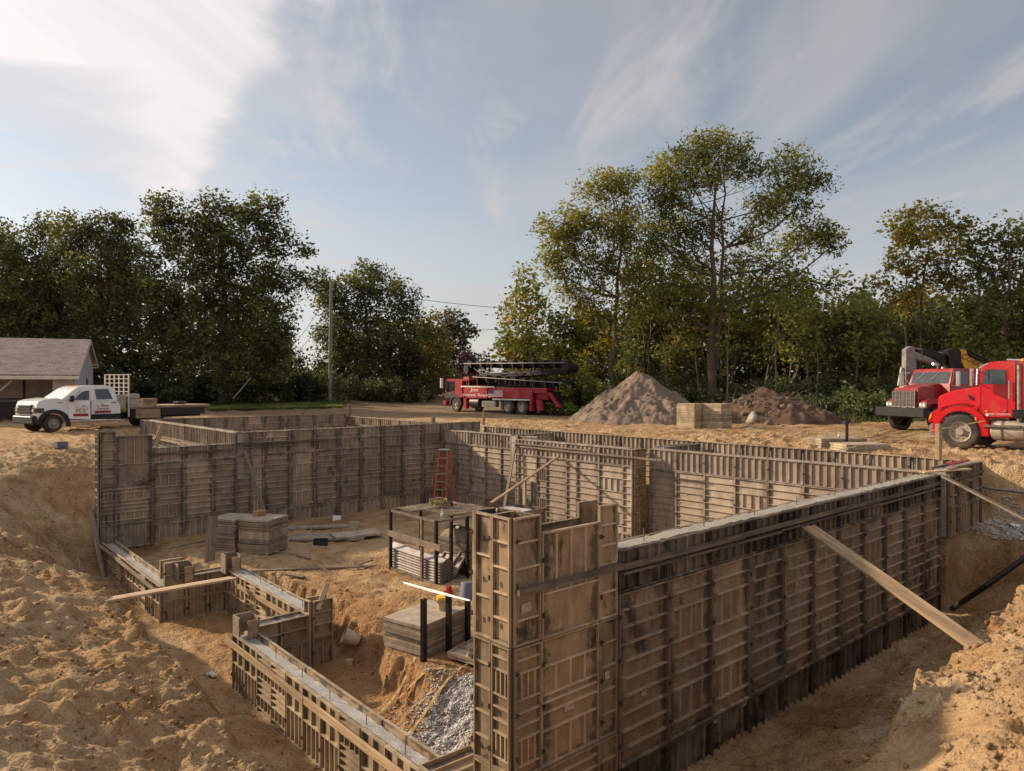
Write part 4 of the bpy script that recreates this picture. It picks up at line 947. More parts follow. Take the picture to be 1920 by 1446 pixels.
strap('strap', 'thin cord on the drive from the low pile towards the bumper of the old truck', [at(1545,832,.1), at(1620,818,.05), at(1715,806,.05)], .04, 'strap')
strap('strap', 'thin strap lying across the pit floor near the stacks', gpts([(478,1068),(505,1040),(575,1037)], -2.85), .04, 'strap')
def coil(label, c, r, mat_, n=5, seed=1, squash=.35):
    rr = random.Random(seed); b = MB(); pts = []
    for i in range(n*18): 
        t = i/18*2*math.pi; q = r*(.55+.5*rr.random()*.3+.12*math.sin(t*.37)); pts.append((q*math.cos(t), q*math.sin(t)*.7, .03+.12*rr.random()+i/(n*18)*.1))
    b.tube(pts, .013, 5); o = b.build('strap_coil', M[mat_], None, True, loc=c); return tag(o, label, 'strap')
coil('tangle of yellow straps on the top of the steel rack', (11.0, 15.6, -1.23), .34, 'rope_yellow', 7, 3)
coil('coil of dusty strap on the ground behind the black posts', (8.55, 10.6, -2.78), .15, 'strap', 4, 4)

# --- step ladder
def ladder():
    base = Vector((16.05, 22.35, -2.86)); o = empty('step_ladder', base, R(-62)); tag(o, 'red fibreglass step ladder standing open in the far corner of the pit', 'ladder')
    H = 2.36; w0, w1 = .29, .17; sp = .46
    def pt(side, s, t): return Vector((s*(w0+(w1-w0)*t), side*(sp*(1-t)+.05*t), H*t))
    for side, nm in ((-1, 'front_rail'), (1, 'rear_rail')):
        for s in (-1, 1): MB().beam(pt(side, s, 0), pt(side, s, 1), .035, .085, (0,1,0)).build(nm, M['ladder_red'], o)
    for k in range(1, 8): 
        t = k/8; a, b_ = pt(-1, -1, t), pt(-1, 1, t); MB().beam(a, b_, .09, .03).build('step', M['galv'], o)
    for k in (1, 3, 5, 7): 
        t = k/8; MB().beam(pt(1, -1, t), pt(1, 1, t), .03, .03).build('brace', M['galv'], o)
    for s in (-1, 1): 
        MB().beam(pt(1, s, .02), pt(1, 0, .12), .02, .02).build('brace', M['galv'], o); MB().beam(pt(-1, s, .55), pt(1, s, .5), .015, .03).build('spreader', M['galv'], o)
    MB().box(-.21, .21, -.12, .12, H-.01, H+.05).build('top_cap', M['galv'], o, bevel=.01)
ladder()
# --- steel rack with nested angles
def rack():
    o = empty('steel_rack', (9.95, 14.2, -2.86), 0); tag(o, 'black steel rack holding nested form angles in the middle of the pit', 'rack')
    W, D, H = 2.0, 2.15, 1.6
    for (x, y) in ((0,0),(0,.62),(0,2.1),(.95,0),(.95,2.1),(2.0,0),(2.0,.9),(2.0,2.1),(.45,0),(1.45,0)):
        h = H if (x, y) not in ((.45,0),(1.45,0)) else H-.1
        MB().box(x-.035, x+.035, y-.035, y+.035, 0, h).build('post', M['dark_steel'] if (x, y) != (0, .62) else M['worn_steel'], o)
    for z in (.05, H-.03):
        for (a, b_) in (((0,.04,z),(0,2.06,z)),((2,.04,z),(2,2.06,z)),((.04,0,z),(1.96,0,z)),((.04,2.1,z),(1.96,2.1,z))): MB().beam(a, b_, .05, .05).build('rail', M['worn_steel'], o)
    MB().beam((-.06, -.25, .98), (-.06, 2.12, .98), .03, .15).build('side_board', M['wood_grey'], o)
    MB().box(.55, 2.05, .25, 1.3, H+.0, H+.03).build('deck', M['form_low'], o); MB().box(.2, 1.2, 1.35, 2.1, H+.002, H+.03).build('deck', M['form_back'], o)
    # nested angles, one mesh shared by all
    def angle(L_, s, t=.012):
        b = MB(); pr = [(-s,-s*.75),(0,0),(s,-s*.75),(s,-s*.75-t*1.6),(0,-t*1.8),(-s,-s*.75-t*1.6)]
        for y in (0, L_): b.v += [(x, y, z) for x, z in pr]
        for i in range(6): b.f.append((i, (i+1) % 6, 6+(i+1) % 6, 6+i)); b.m.append(0)
        b.f += [(5,4,1,0),(4,3,2,1),(6,7,10,11),(7,8,9,10)]; b.m += [0]*4
        return b
    me = angle(2.45, .165).mesh('angle_form', M['galv'])
    for k in range(8): 
        q = link('form_angle', me, None, (9.95+.22, 14.05, -2.86+.20+k*.068), (0, 0, random.uniform(-.006, .006)))
        tag(q, ORD[k]+' galvanised V-shaped angle from the bottom on the left side of the rack' if k < 7 else 'topmost pale V-shaped angle on the left side of the rack', 'form angle', 'nested angles in the rack')
    me = angle(1.3, .34, .05).mesh('corner_form', M['form_low'])
    for k in range(7):
        q = link('chevron_form', me, None, (9.95+1.35, 14.28, -2.86+.36+k*.12), (0, 0, random.uniform(-.01, .01)))
        tag(q, ORD[k]+' tan chevron corner form from the bottom in the right bay of the rack', 'form angle', 'corner forms in the rack')
    for k in range(4):
        q = link('filler_form', panel_mesh(.30, 1.35, 'L', 'form_right', 'rib_right'), None, (9.95+.62+.04*k, 14.6+.33*k, -2.80), (R(-40), 0, R(-90))); tag(q, ORD[k]+' pale ladder-ribbed filler form leaning inside the rack, counted from the front', 'form panel', 'filler forms leaning in the rack')
rack()
r_o = random.Random(17)
for k in range(14):
    u_, v_ = r_o.uniform(7.6, 15.5), r_o.uniform(9.5, 22.5)
    if 9.2 < u_ < 12.4 and 13.2 < v_ < 16.9: continue
    a_ = r_o.uniform(0, 3.1); ln = r_o.uniform(.25, .95); p_ = Vector((u_, v_, gz(u_, v_)+.04))
    plank('offcut', 'short wood offcut lying loose on the pit floor', p_, p_+Vector((math.cos(a_)*ln, math.sin(a_)*ln, r_o.uniform(-.01, .05))), r_o.uniform(.05, .14), .035, r_o.choice(['wood_grey', 'wood', 'wood_grey']), cat='offcut', group='offcuts on the pit floor')
# rubble of pins, clamps and blocks behind the rack
pts = []; r_ = np.random.default_rng(4)
for k in range(160): pts.append((13.0+r_.normal(0,.55), 14.7+r_.normal(0,.5), 0))
pts = np.array(pts); hz = -2.80+.95*np.exp(-((pts[:,0]-13)**2+(pts[:,1]-14.7)**2)/.8)*r_.uniform(.7,1,160); pts[:,2] = hz
o = scatter_stones('hardware_heap', pts, r_.uniform(.04,.10,160), M['wood'], .8, 6); tag(o, 'heap of wooden offcuts and rubble behind the steel rack', 'rubble', kind='stuff')
def bench_box():
    o = empty('work_box', (12.55, 14.0, -2.86), R(10)); tag(o, 'open grey-topped box standing right of the rack', 'box')
    for bx in ((0,1.1,0,.03,0,1.5),(0,1.1,.87,.9,0,1.5),(0,.03,.031,.869,0,1.5),(1.07,1.1,.031,.869,0,1.5)): MB().box(*bx).build('side', M['form_back'], o)
    MB().box(-.3, .5, .0, .9, 1.505, 1.53).build('lid', M['tarp'], o)
bench_box()
# ================================================================ VEHICLES
def wheel(par, x, y, r, w, name='wheel', rim='rim', face=1, dual=False, holes=10):
    """axle along local y; face +1: rim dish towards +y"""
    o = MB().lathe([(-w/2,r*.58),(-w/2,r*.80),(-w*.46,r*.93),(-w*.36,r*.985),(-w*.12,r),(-w*.1,r*.975),(w*.1,r*.975),(w*.12,r),(w*.36,r*.985),(w*.46,r*.93),(w/2,r*.80),(w/2,r*.58)], 36, 'y', caps=False).build(name, M['rubber'], par, True, loc=(x, y, r), auto=50)
    f = face
    MB().lathe([(f*(w/2-.012),r*.585),(f*(w/2+.006),r*.57),(f*(w/2-.03),r*.50),(f*(w/2-.075),r*.47),(f*(w/2-.085),r*.26),(f*(w/2-.03),r*.20),(f*(w/2+.01),r*.17),(f*(w/2+.012),.01)], 30, 'y', caps=False).build('rim', M[rim], o, True, auto=30)
    hb = MB()
    for k in range(holes):
        t = 2*math.pi*k/holes; c = Vector((math.cos(t)*r*.39, f*(w/2-.074), math.sin(t)*r*.39))
        hb.lathe([(-.006,r*.035),(.006,r*.035)], 8, 'y', c)
    hb.build('vent_holes', M['black_plastic'], o)
    return o
def lettering(par, txt, size, mat_, loc, side=1, shear=0, name='lettering', sx=1):
    me = text_mesh(txt, size, M[mat_], .002, shear, name)
    o = link(name, me, par, loc, (R(90), 0, R(180) if side > 0 else 0)); o.scale = (sx, 1, 1); return o
def slab(par, name, poly, y0, t, mat_, bevel=0, seg=1, smooth=False):
    """panel standing on a body side: polygon [(x, z)] pushed out along +y from y0 (number or function of z)"""
    return MB().prism(poly, t, 0, y0).build(name, M[mat_], par, smooth, bevel, seg)

# ---------------------------------------------------------------- white flatbed pickup
def pickup():
    bd = Vector((.957, .290, 0)).normalized(); p0 = atd(100, 811, 33.0); nrm = Vector((bd.y, -bd.x, 0))   # rearward and out of its near side
    ctr = p0-nrm*1.0; o = empty('flatbed_truck', (ctr.x, ctr.y, -.2), math.atan2(-bd.y, -bd.x))
    tag(o, 'white crew-cab flatbed pickup with its driver door open, parked left of the forms', 'truck')
    def T(zx, zy):
        d = atd(zx/4, 600+zy/4, 1.0)-Vector((0, 0, CZ)); k = (p0.x*nrm.x+p0.y*nrm.y)/(d.x*nrm.x+d.y*nrm.y)
        return (-(d.x*k-p0.x)*bd.x-(d.y*k-p0.y)*bd.y, CZ+d.z*k+.2)
    P = lambda l: [T(*q) for q in l]
    hwc = lambda z: 1.0 if z < 1.15 else 1.0-.02*(z-1.15)/.35 if z < 1.5 else .96-.17*(z-1.5)/.7
    arch = []
    cx, cz = T(402, 790)
    for k in range(11):
        t = math.pi*(k/10); arch.append((cx-.60*math.cos(t), max(cz+.60*math.sin(t), .42)))
    low = P([(272,742),(272,690),(276,640),(290,614),(330,600),(430,586),(490,600),(560,602),(880,602),(903,640),(906,740)])
    zf = .47
    body = [low[0][0:1]+(zf,)]+low[1:-1]+[(low[-1][0], zf)]
    body = body+[(arch[0][0], zf)]+arch+[(arch[-1][0], zf)]
    MB().prism(body, lambda z: 1.0-.05*max(0, (z-1.0))).build('body', M['white_paint'], o, True, .03, 2)
    gh = P([(465,598),(572,520),(610,502),(660,493),(800,489),(850,500),(872,530),(890,604),(560,606),(480,602)])
    MB().prism(gh, lambda z: .955-.20*max(0, z-1.5)).build('cabin', M['white_paint'], o, True, .03, 2)
    hg = lambda z: .955-.20*max(0, z-1.5)+.002
    # open front door frame, window and rear window
    slab(o, 'front_window', P([(540,600),(580,560),(606,538),(640,530),(680,530),(672,600)]), hg, .006, 'glass')
    slab(o, 'rear_window', P([(720,520),(822,516),(850,592),(728,596)]), hg, .006, 'glass')
    MB().add([(T(478,592)[0], s*.78, T(478,592)[1]+.012) for s in (-1,1)]+[(T(578,518)[0]+.02, s*.66, T(578,518)[1]+.0) for s in (1,-1)]+[(T(478,592)[0]-.03, s*.78, T(478,592)[1]-.012) for s in (-1,1)]+[(T(578,518)[0]-.02, s*.66, T(578,518)[1]-.03) for s in (1,-1)], [(0,1,2,3),(4,7,6,5),(0,4,5,1),(1,5,6,2),(2,6,7,3),(3,7,4,0)]).build('windscreen', M['screen'], o)
    # front door, hinged at its front edge and swung open a little
    hx, _ = T(512, 640)
    dpoly = [(x-hx, z) for x, z in P([(512,612),(660,606),(662,745),(512,742)])]
    door = MB().prism(dpoly, .05, 0, 0.0).build('front_door', M['white_paint'], o, True, .015, 2, loc=(hx, 1.0, 0), rot=(0, 0, R(-20)))
    fr = MB(); fp = [(x-hx, z) for x, z in P([(536,608),(574,562),(604,536),(645,524),(690,526),(668,608)])]
    for a, b_ in zip(fp[:-1], fp[1:]): fr.beam((a[0], .03-.2*max(0,a[1]-1.5), a[1]), (b_[0], .03-.2*max(0,b_[1]-1.5), b_[1]), .045, .04)
    fr.build('window_frame', M['white_paint'], door)
    e = dpoly[2]; MB().box(e[0]-.03, e[0]-.002, -.10, .045, dpoly[2][1]+.05, dpoly[1][1]).build('door_card', M['black_plastic'], door)
    zt = lambda zy: T(600, zy)[1]
    lettering(door, 'Terry L', .20, 'red_ink', ((T(600,660)[0]-hx), .054, zt(664)), 1, .25, sx=.95); lettering(door, 'McK', .25, 'red_ink', ((T(596,685)[0]-hx), .054, zt(686)), 1, .25)
    MB().box(T(648,0)[0]-hx, T(545,0)[0]-hx, .052, .056, zt(722), zt(702)).build('sign_bar', M['red_ink'], door)
    MB().beam((T(628,645)[0]-hx, .06, zt(645)), (T(603,645)[0]-hx, .06, zt(645)), .03, .035).build('handle', M['black_plastic'], door)
    # rear door lettering and handle
    zr = lambda zy: T(770, zy)[1]; xr = T(770, 650)[0]
    lettering(o, 'n. Shaw', .20, 'red_ink', (xr, 1.0, zr(642)), 1, .25, sx=.95); lettering(o, 'inney', .25, 'red_ink', (xr, 1.003, zr(664)), 1, .25, sx=1.1)
    MB().box(T(832,0)[0], T(712,0)[0], .997, 1.008, zr(698), zr(680)).build('sign_bar', M['red_ink'], o)
    MB().beam((T(872,620)[0], 1.0, zr(620)), (T(835,620)[0], 1.0, zr(620)), .03, .035).build('handle', M['black_plastic'], o)
    slab(o, 'door_gap', P([(703,520),(709,520),(712,735),(706,735)]), lambda z: hg(z) if z > 1.55 else 1.0-.05*max(0, z-1.0), .003, 'black_plastic')
    # black lower cladding, flares, bumper, grille, lamps
    slab(o, 'sill', P([(512,748),(905,742),(905,700),(712,706),(512,740)]), .985, .025, 'black_plastic')
    fl = MB(); 
    for k in range(14):
        t0, t1 = math.pi*k/14-.15, math.pi*(k+1)/14-.15
        for q in (0,):
            ps = [(cx-r_*math.cos(t), cz+r_*math.sin(t)) for r_, t in ((.56,t0),(.74,t0),(.74,t1),(.56,t1))]
            fl.prism(ps, .09, 0, .965)
    fl.build('wheel_flare', M['black_plastic'], o)
    xb, zb = T(272, 700)
    MB().box(xb-.1, xb+.16, -1.0, 1.0, .42, .82).build('bumper', M['black_plastic'], o, bevel=.05, seg=2)
    MB().box(xb+.12, xb+.175, -.8, .8, .70, .77).build('bumper_bar', M['chrome'], o, bevel=.01)
    MB().box(xb-.1, xb+.06, -.62, .62, .86, 1.32).build('grille', M['black_plastic'], o, bevel=.03)
    for z in (.98, 1.1, 1.22): MB().box(xb+.061, xb+.075, -.58, .58, z-.012, z+.012).build('grille_bar', M['dark_steel'], o)
    for s in (-1, 1):
        MB().box(xb-.35, xb+.05, s*.64 if s > 0 else -1.012, 1.012 if s > 0 else -.64, .92, 1.16).build('headlight', M['glass'], o, bevel=.03)
        MB().lathe([(0,.075),(.012,.07)], 14, 'x', (xb+.05, s*.78, 1.05)).build('lamp', M['lens'], o, True)
        MB().box(T(530,0)[0]-.05, T(530,0)[0]+.12, s*1.18-.09, s*1.18+.09, 1.42, 1.72).build('mirror', M['black_plastic'], o, bevel=.03, seg=2)
        MB().beam((T(535,0)[0], s*.95, 1.48), (T(535,0)[0], s*1.15, 1.5), .05, .05).build('mirror_arm', M['black_plastic'], o)
        for xw in (cx,): wheel(o, xw, s*.87, .43, .25, face=s)
        for yy in (.62, .88): wheel(o, cx-5.05, s*yy, .43, .22, face=s)
    # hood scoop line and badge
    MB().box(T(468,0)[0], T(430,0)[0], .96, .985, T(450,622)[1]-.012, T(450,622)[1]+.018).build('badge', M['black_plastic'], o)
    for y in (-.5,-.25,0,.25,.5): MB().box(T(625,0)[0]-.05, T(625,0)[0]+.03, y-.04, y+.04, T(625,497)[1]-.02, T(625,497)[1]+.03).build('roof_lamp', M['orange_lamp'], o, bevel=.008)
    # chassis, deck, headache rack, boxes
    xr0 = T(960, 650)[0]; xr1 = T(1560, 605)[0]; zd = T(1150, 655)[1]+.06
    MB().box(xr1+.1, T(900,0)[0], -.45, .45, .48, .78).build('chassis', M['black_plastic'], o)
    MB().box(xr1, xr0-.05, -1.14, 1.14, zd-.10, zd).build('deck_frame', M['wood_grey'], o)
    for k in range(10): MB().box(xr1, xr0-.05, -1.14+k*.228+.004, -1.14+(k+1)*.228-.004, zd+.003, zd+.04).build('deck_board', M['wood_pale'], o)
    for yy in (-1.12, 1.12): MB().box(xr1+.3, T(1200,0)[0], yy-.03, yy+.03, .62, zd-.12).build('skirt', M['black_plastic'], o)
    MB().box(T(1195,0)[0], T(1010,0)[0], .55, 1.13, .5, zd-.13).build('side_box', M['wood'], o, bevel=.02)
    MB().box(T(1000,0)[0], T(968,0)[0], .8, 1.13, .55, zd-.13).build('step_box', M['dark_steel'], o)
    hr = xr0+.02; zt_ = T(870, 405)[1]
    for k in range(6):
        y = -1.1+2.2*k/5; MB().box(hr-.03, hr+.03, y-.03, y+.03, .6 if k in (0,5) else zd, zt_).build('rack_upright', M['trim'], o)
    for k in range(7):
        z = zd+.35+(zt_-zd-.38)*k/6; MB().box(hr-.025, hr+.025, -1.07, 1.07, z-.018, z+.018).build('rack_bar', M['trim'], o)
    MB().box(hr+.05, hr+.5, -.95, .95, zd-.1, zd+.62).build('tool_chest', M['porch'], o, bevel=.02)
    return o, xr0, xr1, zd, T
pk, xr0, xr1, zd, T_ = pickup()
def on_deck(x, y, z): return Matrix.Translation(pk.location) @ Matrix.Rotation(pk.rotation_euler.z, 4, 'Z') @ Vector((x, y, z))
c0 = on_deck(xr0-.45, .55, zd+.042)
for k, (dx, dy, sx, sy, sz, mt, lab) in enumerate(((0,0,.5,.6,.62,'tarp','grey wrapped bundle on the front of the flatbed'), (.75,-.1,.75,.6,.36,'wood','wooden crate on the flatbed behind the grey bundle'), (.55,.75,.4,.4,.5,'white','white lumpy bag on the flatbed behind the crate'), (2.9,.4,.5,.4,.18,'dark_steel','small dark case lying near the tail of the flatbed'))):
    o = empty('deck_cargo', on_deck(xr0-.45-dx, .55-dy, zd+.042), pk.rotation_euler.z+.03*k); tag(o, lab, 'cargo', 'loads on the flatbed')
    MB().box(-sx/2, sx/2, -sy/2, sy/2, 0, sz).build('body', M[mt], o, bevel=.03 if k != 1 else .006, seg=2); MB().box(-sx/2-.01, sx/2+.01, -sy/2-.012, sy/2+.012, sz*.55, sz*.55+.05).build('band', M['grey_paint' if k != 1 else 'wood_grey'], o)

# ---------------------------------------------------------------- concrete pump truck
def pump():
    us = 31.3; f0 = onu(853, 773, us); o = empty('pump_truck', (us+1.25, f0.y, 0), math.pi/2)
    tag(o, 'red concrete pump truck with folded black boom, parked by the trees', 'truck')
    def T(zx, zy): q = onu(800+zx/6, 640+zy/6, us); return (q.y-f0.y, q.z)
    def T2(zx, zy): q = onu(800+zx/6, 640+zy/6, us+1.25); return (q.y-f0.y, q.z)     # on the truck's middle plane
    P = lambda l: [T(*q) for q in l]
    P2 = lambda l: [T2(*q) for q in l]
    hw = 1.25
    MB().prism(P([(200,640),(200,440),(215,424),(470,424),(470,450),(395,455),(395,640)]), 1.2).build('cab', M['pump_red'], o, True, .05, 2)
    slab(o, 'cab_window', P([(215,450),(310,450),(310,560),(215,575)]), 1.2, .01, 'glass'); slab(o, 'cab_lower', P([(205,585),(310,570),(310,635),(205,640)]), 1.2, .012, 'black_plastic')
    xf = T(200,0)[0]; MB().box(xf, xf+.012, -1.05, 1.05, 1.75, 2.55).build('windscreen', M['glass'], o)
    MB().box(xf-.15, xf+.22, -1.22, 1.22, .45, .8).build('bumper', M['pump_red'], o, bevel=.03); MB().box(xf, xf+.02, -.9, .9, .95, 1.6).build('grille', M['black_plastic'], o)
    for s in (-1, 1): MB().box(xf+.05, xf+.2, s*1.42-.1, s*1.42+.1, 1.75, 2.5).build('mirror', M['lens'], o, bevel=.02); MB().beam((xf+.05, s*1.18, 2.5), (xf+.12, s*1.4, 2.45), .03, .03).build('mirror_arm', M['black_plastic'], o)
    x, z = T(410, 400); MB().tube([(x,.75,z-1.0),(x,.75,z),(x,.75,z+.08)], [.08,.08,.1], 10).build('exhaust', M['chrome'], o, True)
    # body panels
    slab(o, 'sign_panel', P([(420,515),(680,520),(680,645),(420,640)]), hw-.06, .06, 'pump_red', .01); slab(o, 'top_rail', P([(385,500),(760,508),(760,522),(385,516)]), hw-.05, .06, 'trim')
    slab(o, 'side_panel', P([(690,545),(1190,560),(1185,645),(690,640)]), hw-.06, .055, 'pump_red', .01); slab(o, 'edge_rail', P([(740,645),(1160,652),(1160,668),(740,660)]), hw-.05, .06, 'trim')
    x0, x1 = T(400,0)[0], T(1330,0)[0]
    MB().box(x1, x0, -hw+.02, hw-.10, 1.45, 1.80).build('body', M['dull_red'], o, bevel=.02); MB().box(x1-.4, xf-.4, -.5, .5, .75, 1.6).build('chassis', M['black_plastic'], o)
    zt = lambda zx, zy: T(zx, zy)[1]; xt = lambda zx: T(zx, 0)[0]
    lettering(o, 'Jims', .34, 'white_ink', (xt(535), hw+.004, zt(535,548)), 1, .2, sx=1.6); lettering(o, 'Concrete  Pumping', .30, 'white_ink', (xt(552), hw+.004, zt(552,605)), 1, .15, sx=1.35)
    # flag
    fa = P([(698,548),(858,548),(858,630),(698,630)]); zf0, zf1 = zt(780,628), zt(780,550); xl, xr_ = xt(698), xt(856)
    slab(o, 'flag', [(xl,zf0),(xr_,zf0),(xr_,zf1),(xl,zf1)], hw, .004, 'white_ink')
    for k in range(7): h = (zf1-zf0)/13; slab(o, 'flag_stripe', [(xl,zf0+2*k*h),(xr_,zf0+2*k*h),(xr_,zf0+(2*k+1)*h),(xl,zf0+(2*k+1)*h)], hw+.0045, .003, 'red_ink')
    h = (zf1-zf0)/13; slab(o, 'flag_canton', [(xl,zf1-7*h),(xl+(xr_-xl)*.4,zf1-7*h),(xl+(xr_-xl)*.4,zf1),(xl,zf1)], hw+.008, .003, 'navy')
    # outriggers, tank, boxes
    for a, b_ in ((415, 445), (1155, 1185)): slab(o, 'outrigger', P([(a,600),(b_,600),(b_,760 if a < 900 else 790),(a,755 if a < 900 else 785)]), .95, .30, 'pump_red', .015)
    for q in ((1225, 1300),): slab(o, 'rear_outrigger', P([(1225,660),(1275,660),(1300,780),(1240,785)]), 1.0, .25, 'pump_red', .015)
    slab(o, 'rear_arm', P([(1320,580),(1345,575),(1470,740),(1440,745)]), .8, .25, 'pump_red', .02); slab(o, 'rear_frame', P([(1195,560),(1330,555),(1330,660),(1195,655)]), .5, .5, 'dull_red', .02)
    x, z = T(520, 690); MB().lathe([(-.55,.0),(-.55,.38),(-.5,.42),(.5,.42),(.55,.38),(.55,0)], 20, 'x', (x, .8, z)).build('air_tank', M['black_plastic'], o, True)
    slab(o, 'tool_box', P([(612,672),(765,672),(765,740),(612,740)]), .7, .5, 'galv', .02); slab(o, 'mud_flap', P([(795,670),(812,670),(812,770),(798,768)]), .8, .3, 'trim')
    slab(o, 'hopper', P2([(1340,600),(1500,610),(1520,660),(1440,720),(1360,720)]), -.6, 1.2, 'dark_steel', .03); slab(o, 'hopper_leg', P([(1395,720),(1435,720),(1430,840),(1400,840)]), .3, .3, 'dark_steel')
    for zx in (318, 905, 1065):
        for s in (-1, 1): wheel(o, T(zx,0)[0], s*(1.03 if zx < 500 else .98), .53, .30 if zx < 500 else .5, face=s)
    # fender over the front wheel
    x = T(318,0)[0]; fb = MB()
    for k in range(10):
        t0, t1 = math.pi*k/10, math.pi*(k+1)/10; fb.prism([(x+r_*math.cos(t), .53+r_*math.sin(t)) for r_, t in ((.60,t0),(.72,t0),(.72,t1),(.60,t1))], .4, 0, .83)
    fb.build('front_fender', M['black_plastic'], o)
    # boom: four folded arms with pipes, pedestal
    slab(o, 'pedestal', P2([(470,400),(530,400),(600,470),(660,500),(640,520),(500,520),(470,470)]), -.5, 1.0, 'dull_red', .03)
    arms = (((480,262),(1620,255),.28,.30,(-.42,.42)), ((1640,330),(640,395),.24,.28,(-.40,.40)), ((590,410),(1600,480),.24,.30,(-.2,.5)), ((640,480),(1560,505),.18,.24,(-.5,-.1)))
    for k, (a, b_, w0, h_, yr) in enumerate(arms):
        (xa, za), (xb, zb) = T2(*a), T2(*b_); y = (yr[0]+yr[1])/2; w = yr[1]-yr[0]
        MB().beam((xa, y, za), (xb, y, zb), w*.55, h_*1.35).build('boom_arm', M['dark_steel'], o, bevel=.03)
        MB().tube([(xa, yr[1]+.12, za+.06), (xb, yr[1]+.12, zb+.06)], .038, 8).build('delivery_pipe', M['grey_paint' if k in (0, 2) else 'dark_steel'], o, True)
        MB().beam((xa*.7+xb*.3, y-.1, za*.7+zb*.3-.22), (xa*.3+xb*.7, y-.1, za*.3+zb*.7-.16), .12, .12).build('ram', M['dark_steel'], o)
    for a in ((500, 320), (1620, 300), (1610, 470), (600, 440)):
        x, z = T2(*a); MB().lathe([(-.42,.0),(-.42,.30),(.5,.30),(.5,0)], 16, 'y', (x, 0, z)).build('boom_joint', M['dark_steel'], o, True)
    for k in range(9):
        x, z = T2(560+k*118, 262-k*.8); MB().box(x-.05, x+.05, -.30, .56, z-.26, z+.24).build('pipe_clamp', M['dark_steel'], o)
        x, z = T2(640+k*108, 414+k*7.5); MB().box(x-.05, x+.05, -.16, .64, z-.24, z+.24).build('pipe_clamp', M['dark_steel'], o)
    for k in range(4):
        x, z = T2(700+k*190, 300+k*6); pts = [(x+.5*t*2.2, .50, z-.25*math.sin(t*3.14)) for t in np.linspace(0, 1, 8)]; MB().tube(pts, .03, 6).build('hose', M['black_plastic'], o, True)
    for k in range(7):
        x, z = T(440+k*120, 505); MB().tube([(x, hw-.08, z), (x, hw-.08, z+.42)], .015, 5).build('rail_post', M['worn_steel'], o)
    for a in ((1150, 560), (1290, 530)):
        x, z = T(*a); MB().tube([(x, .9, z-.1), (x+.05, .9, z+.5)], .02, 6).build('lever', M['worn_steel'], o)
    return o
pump()

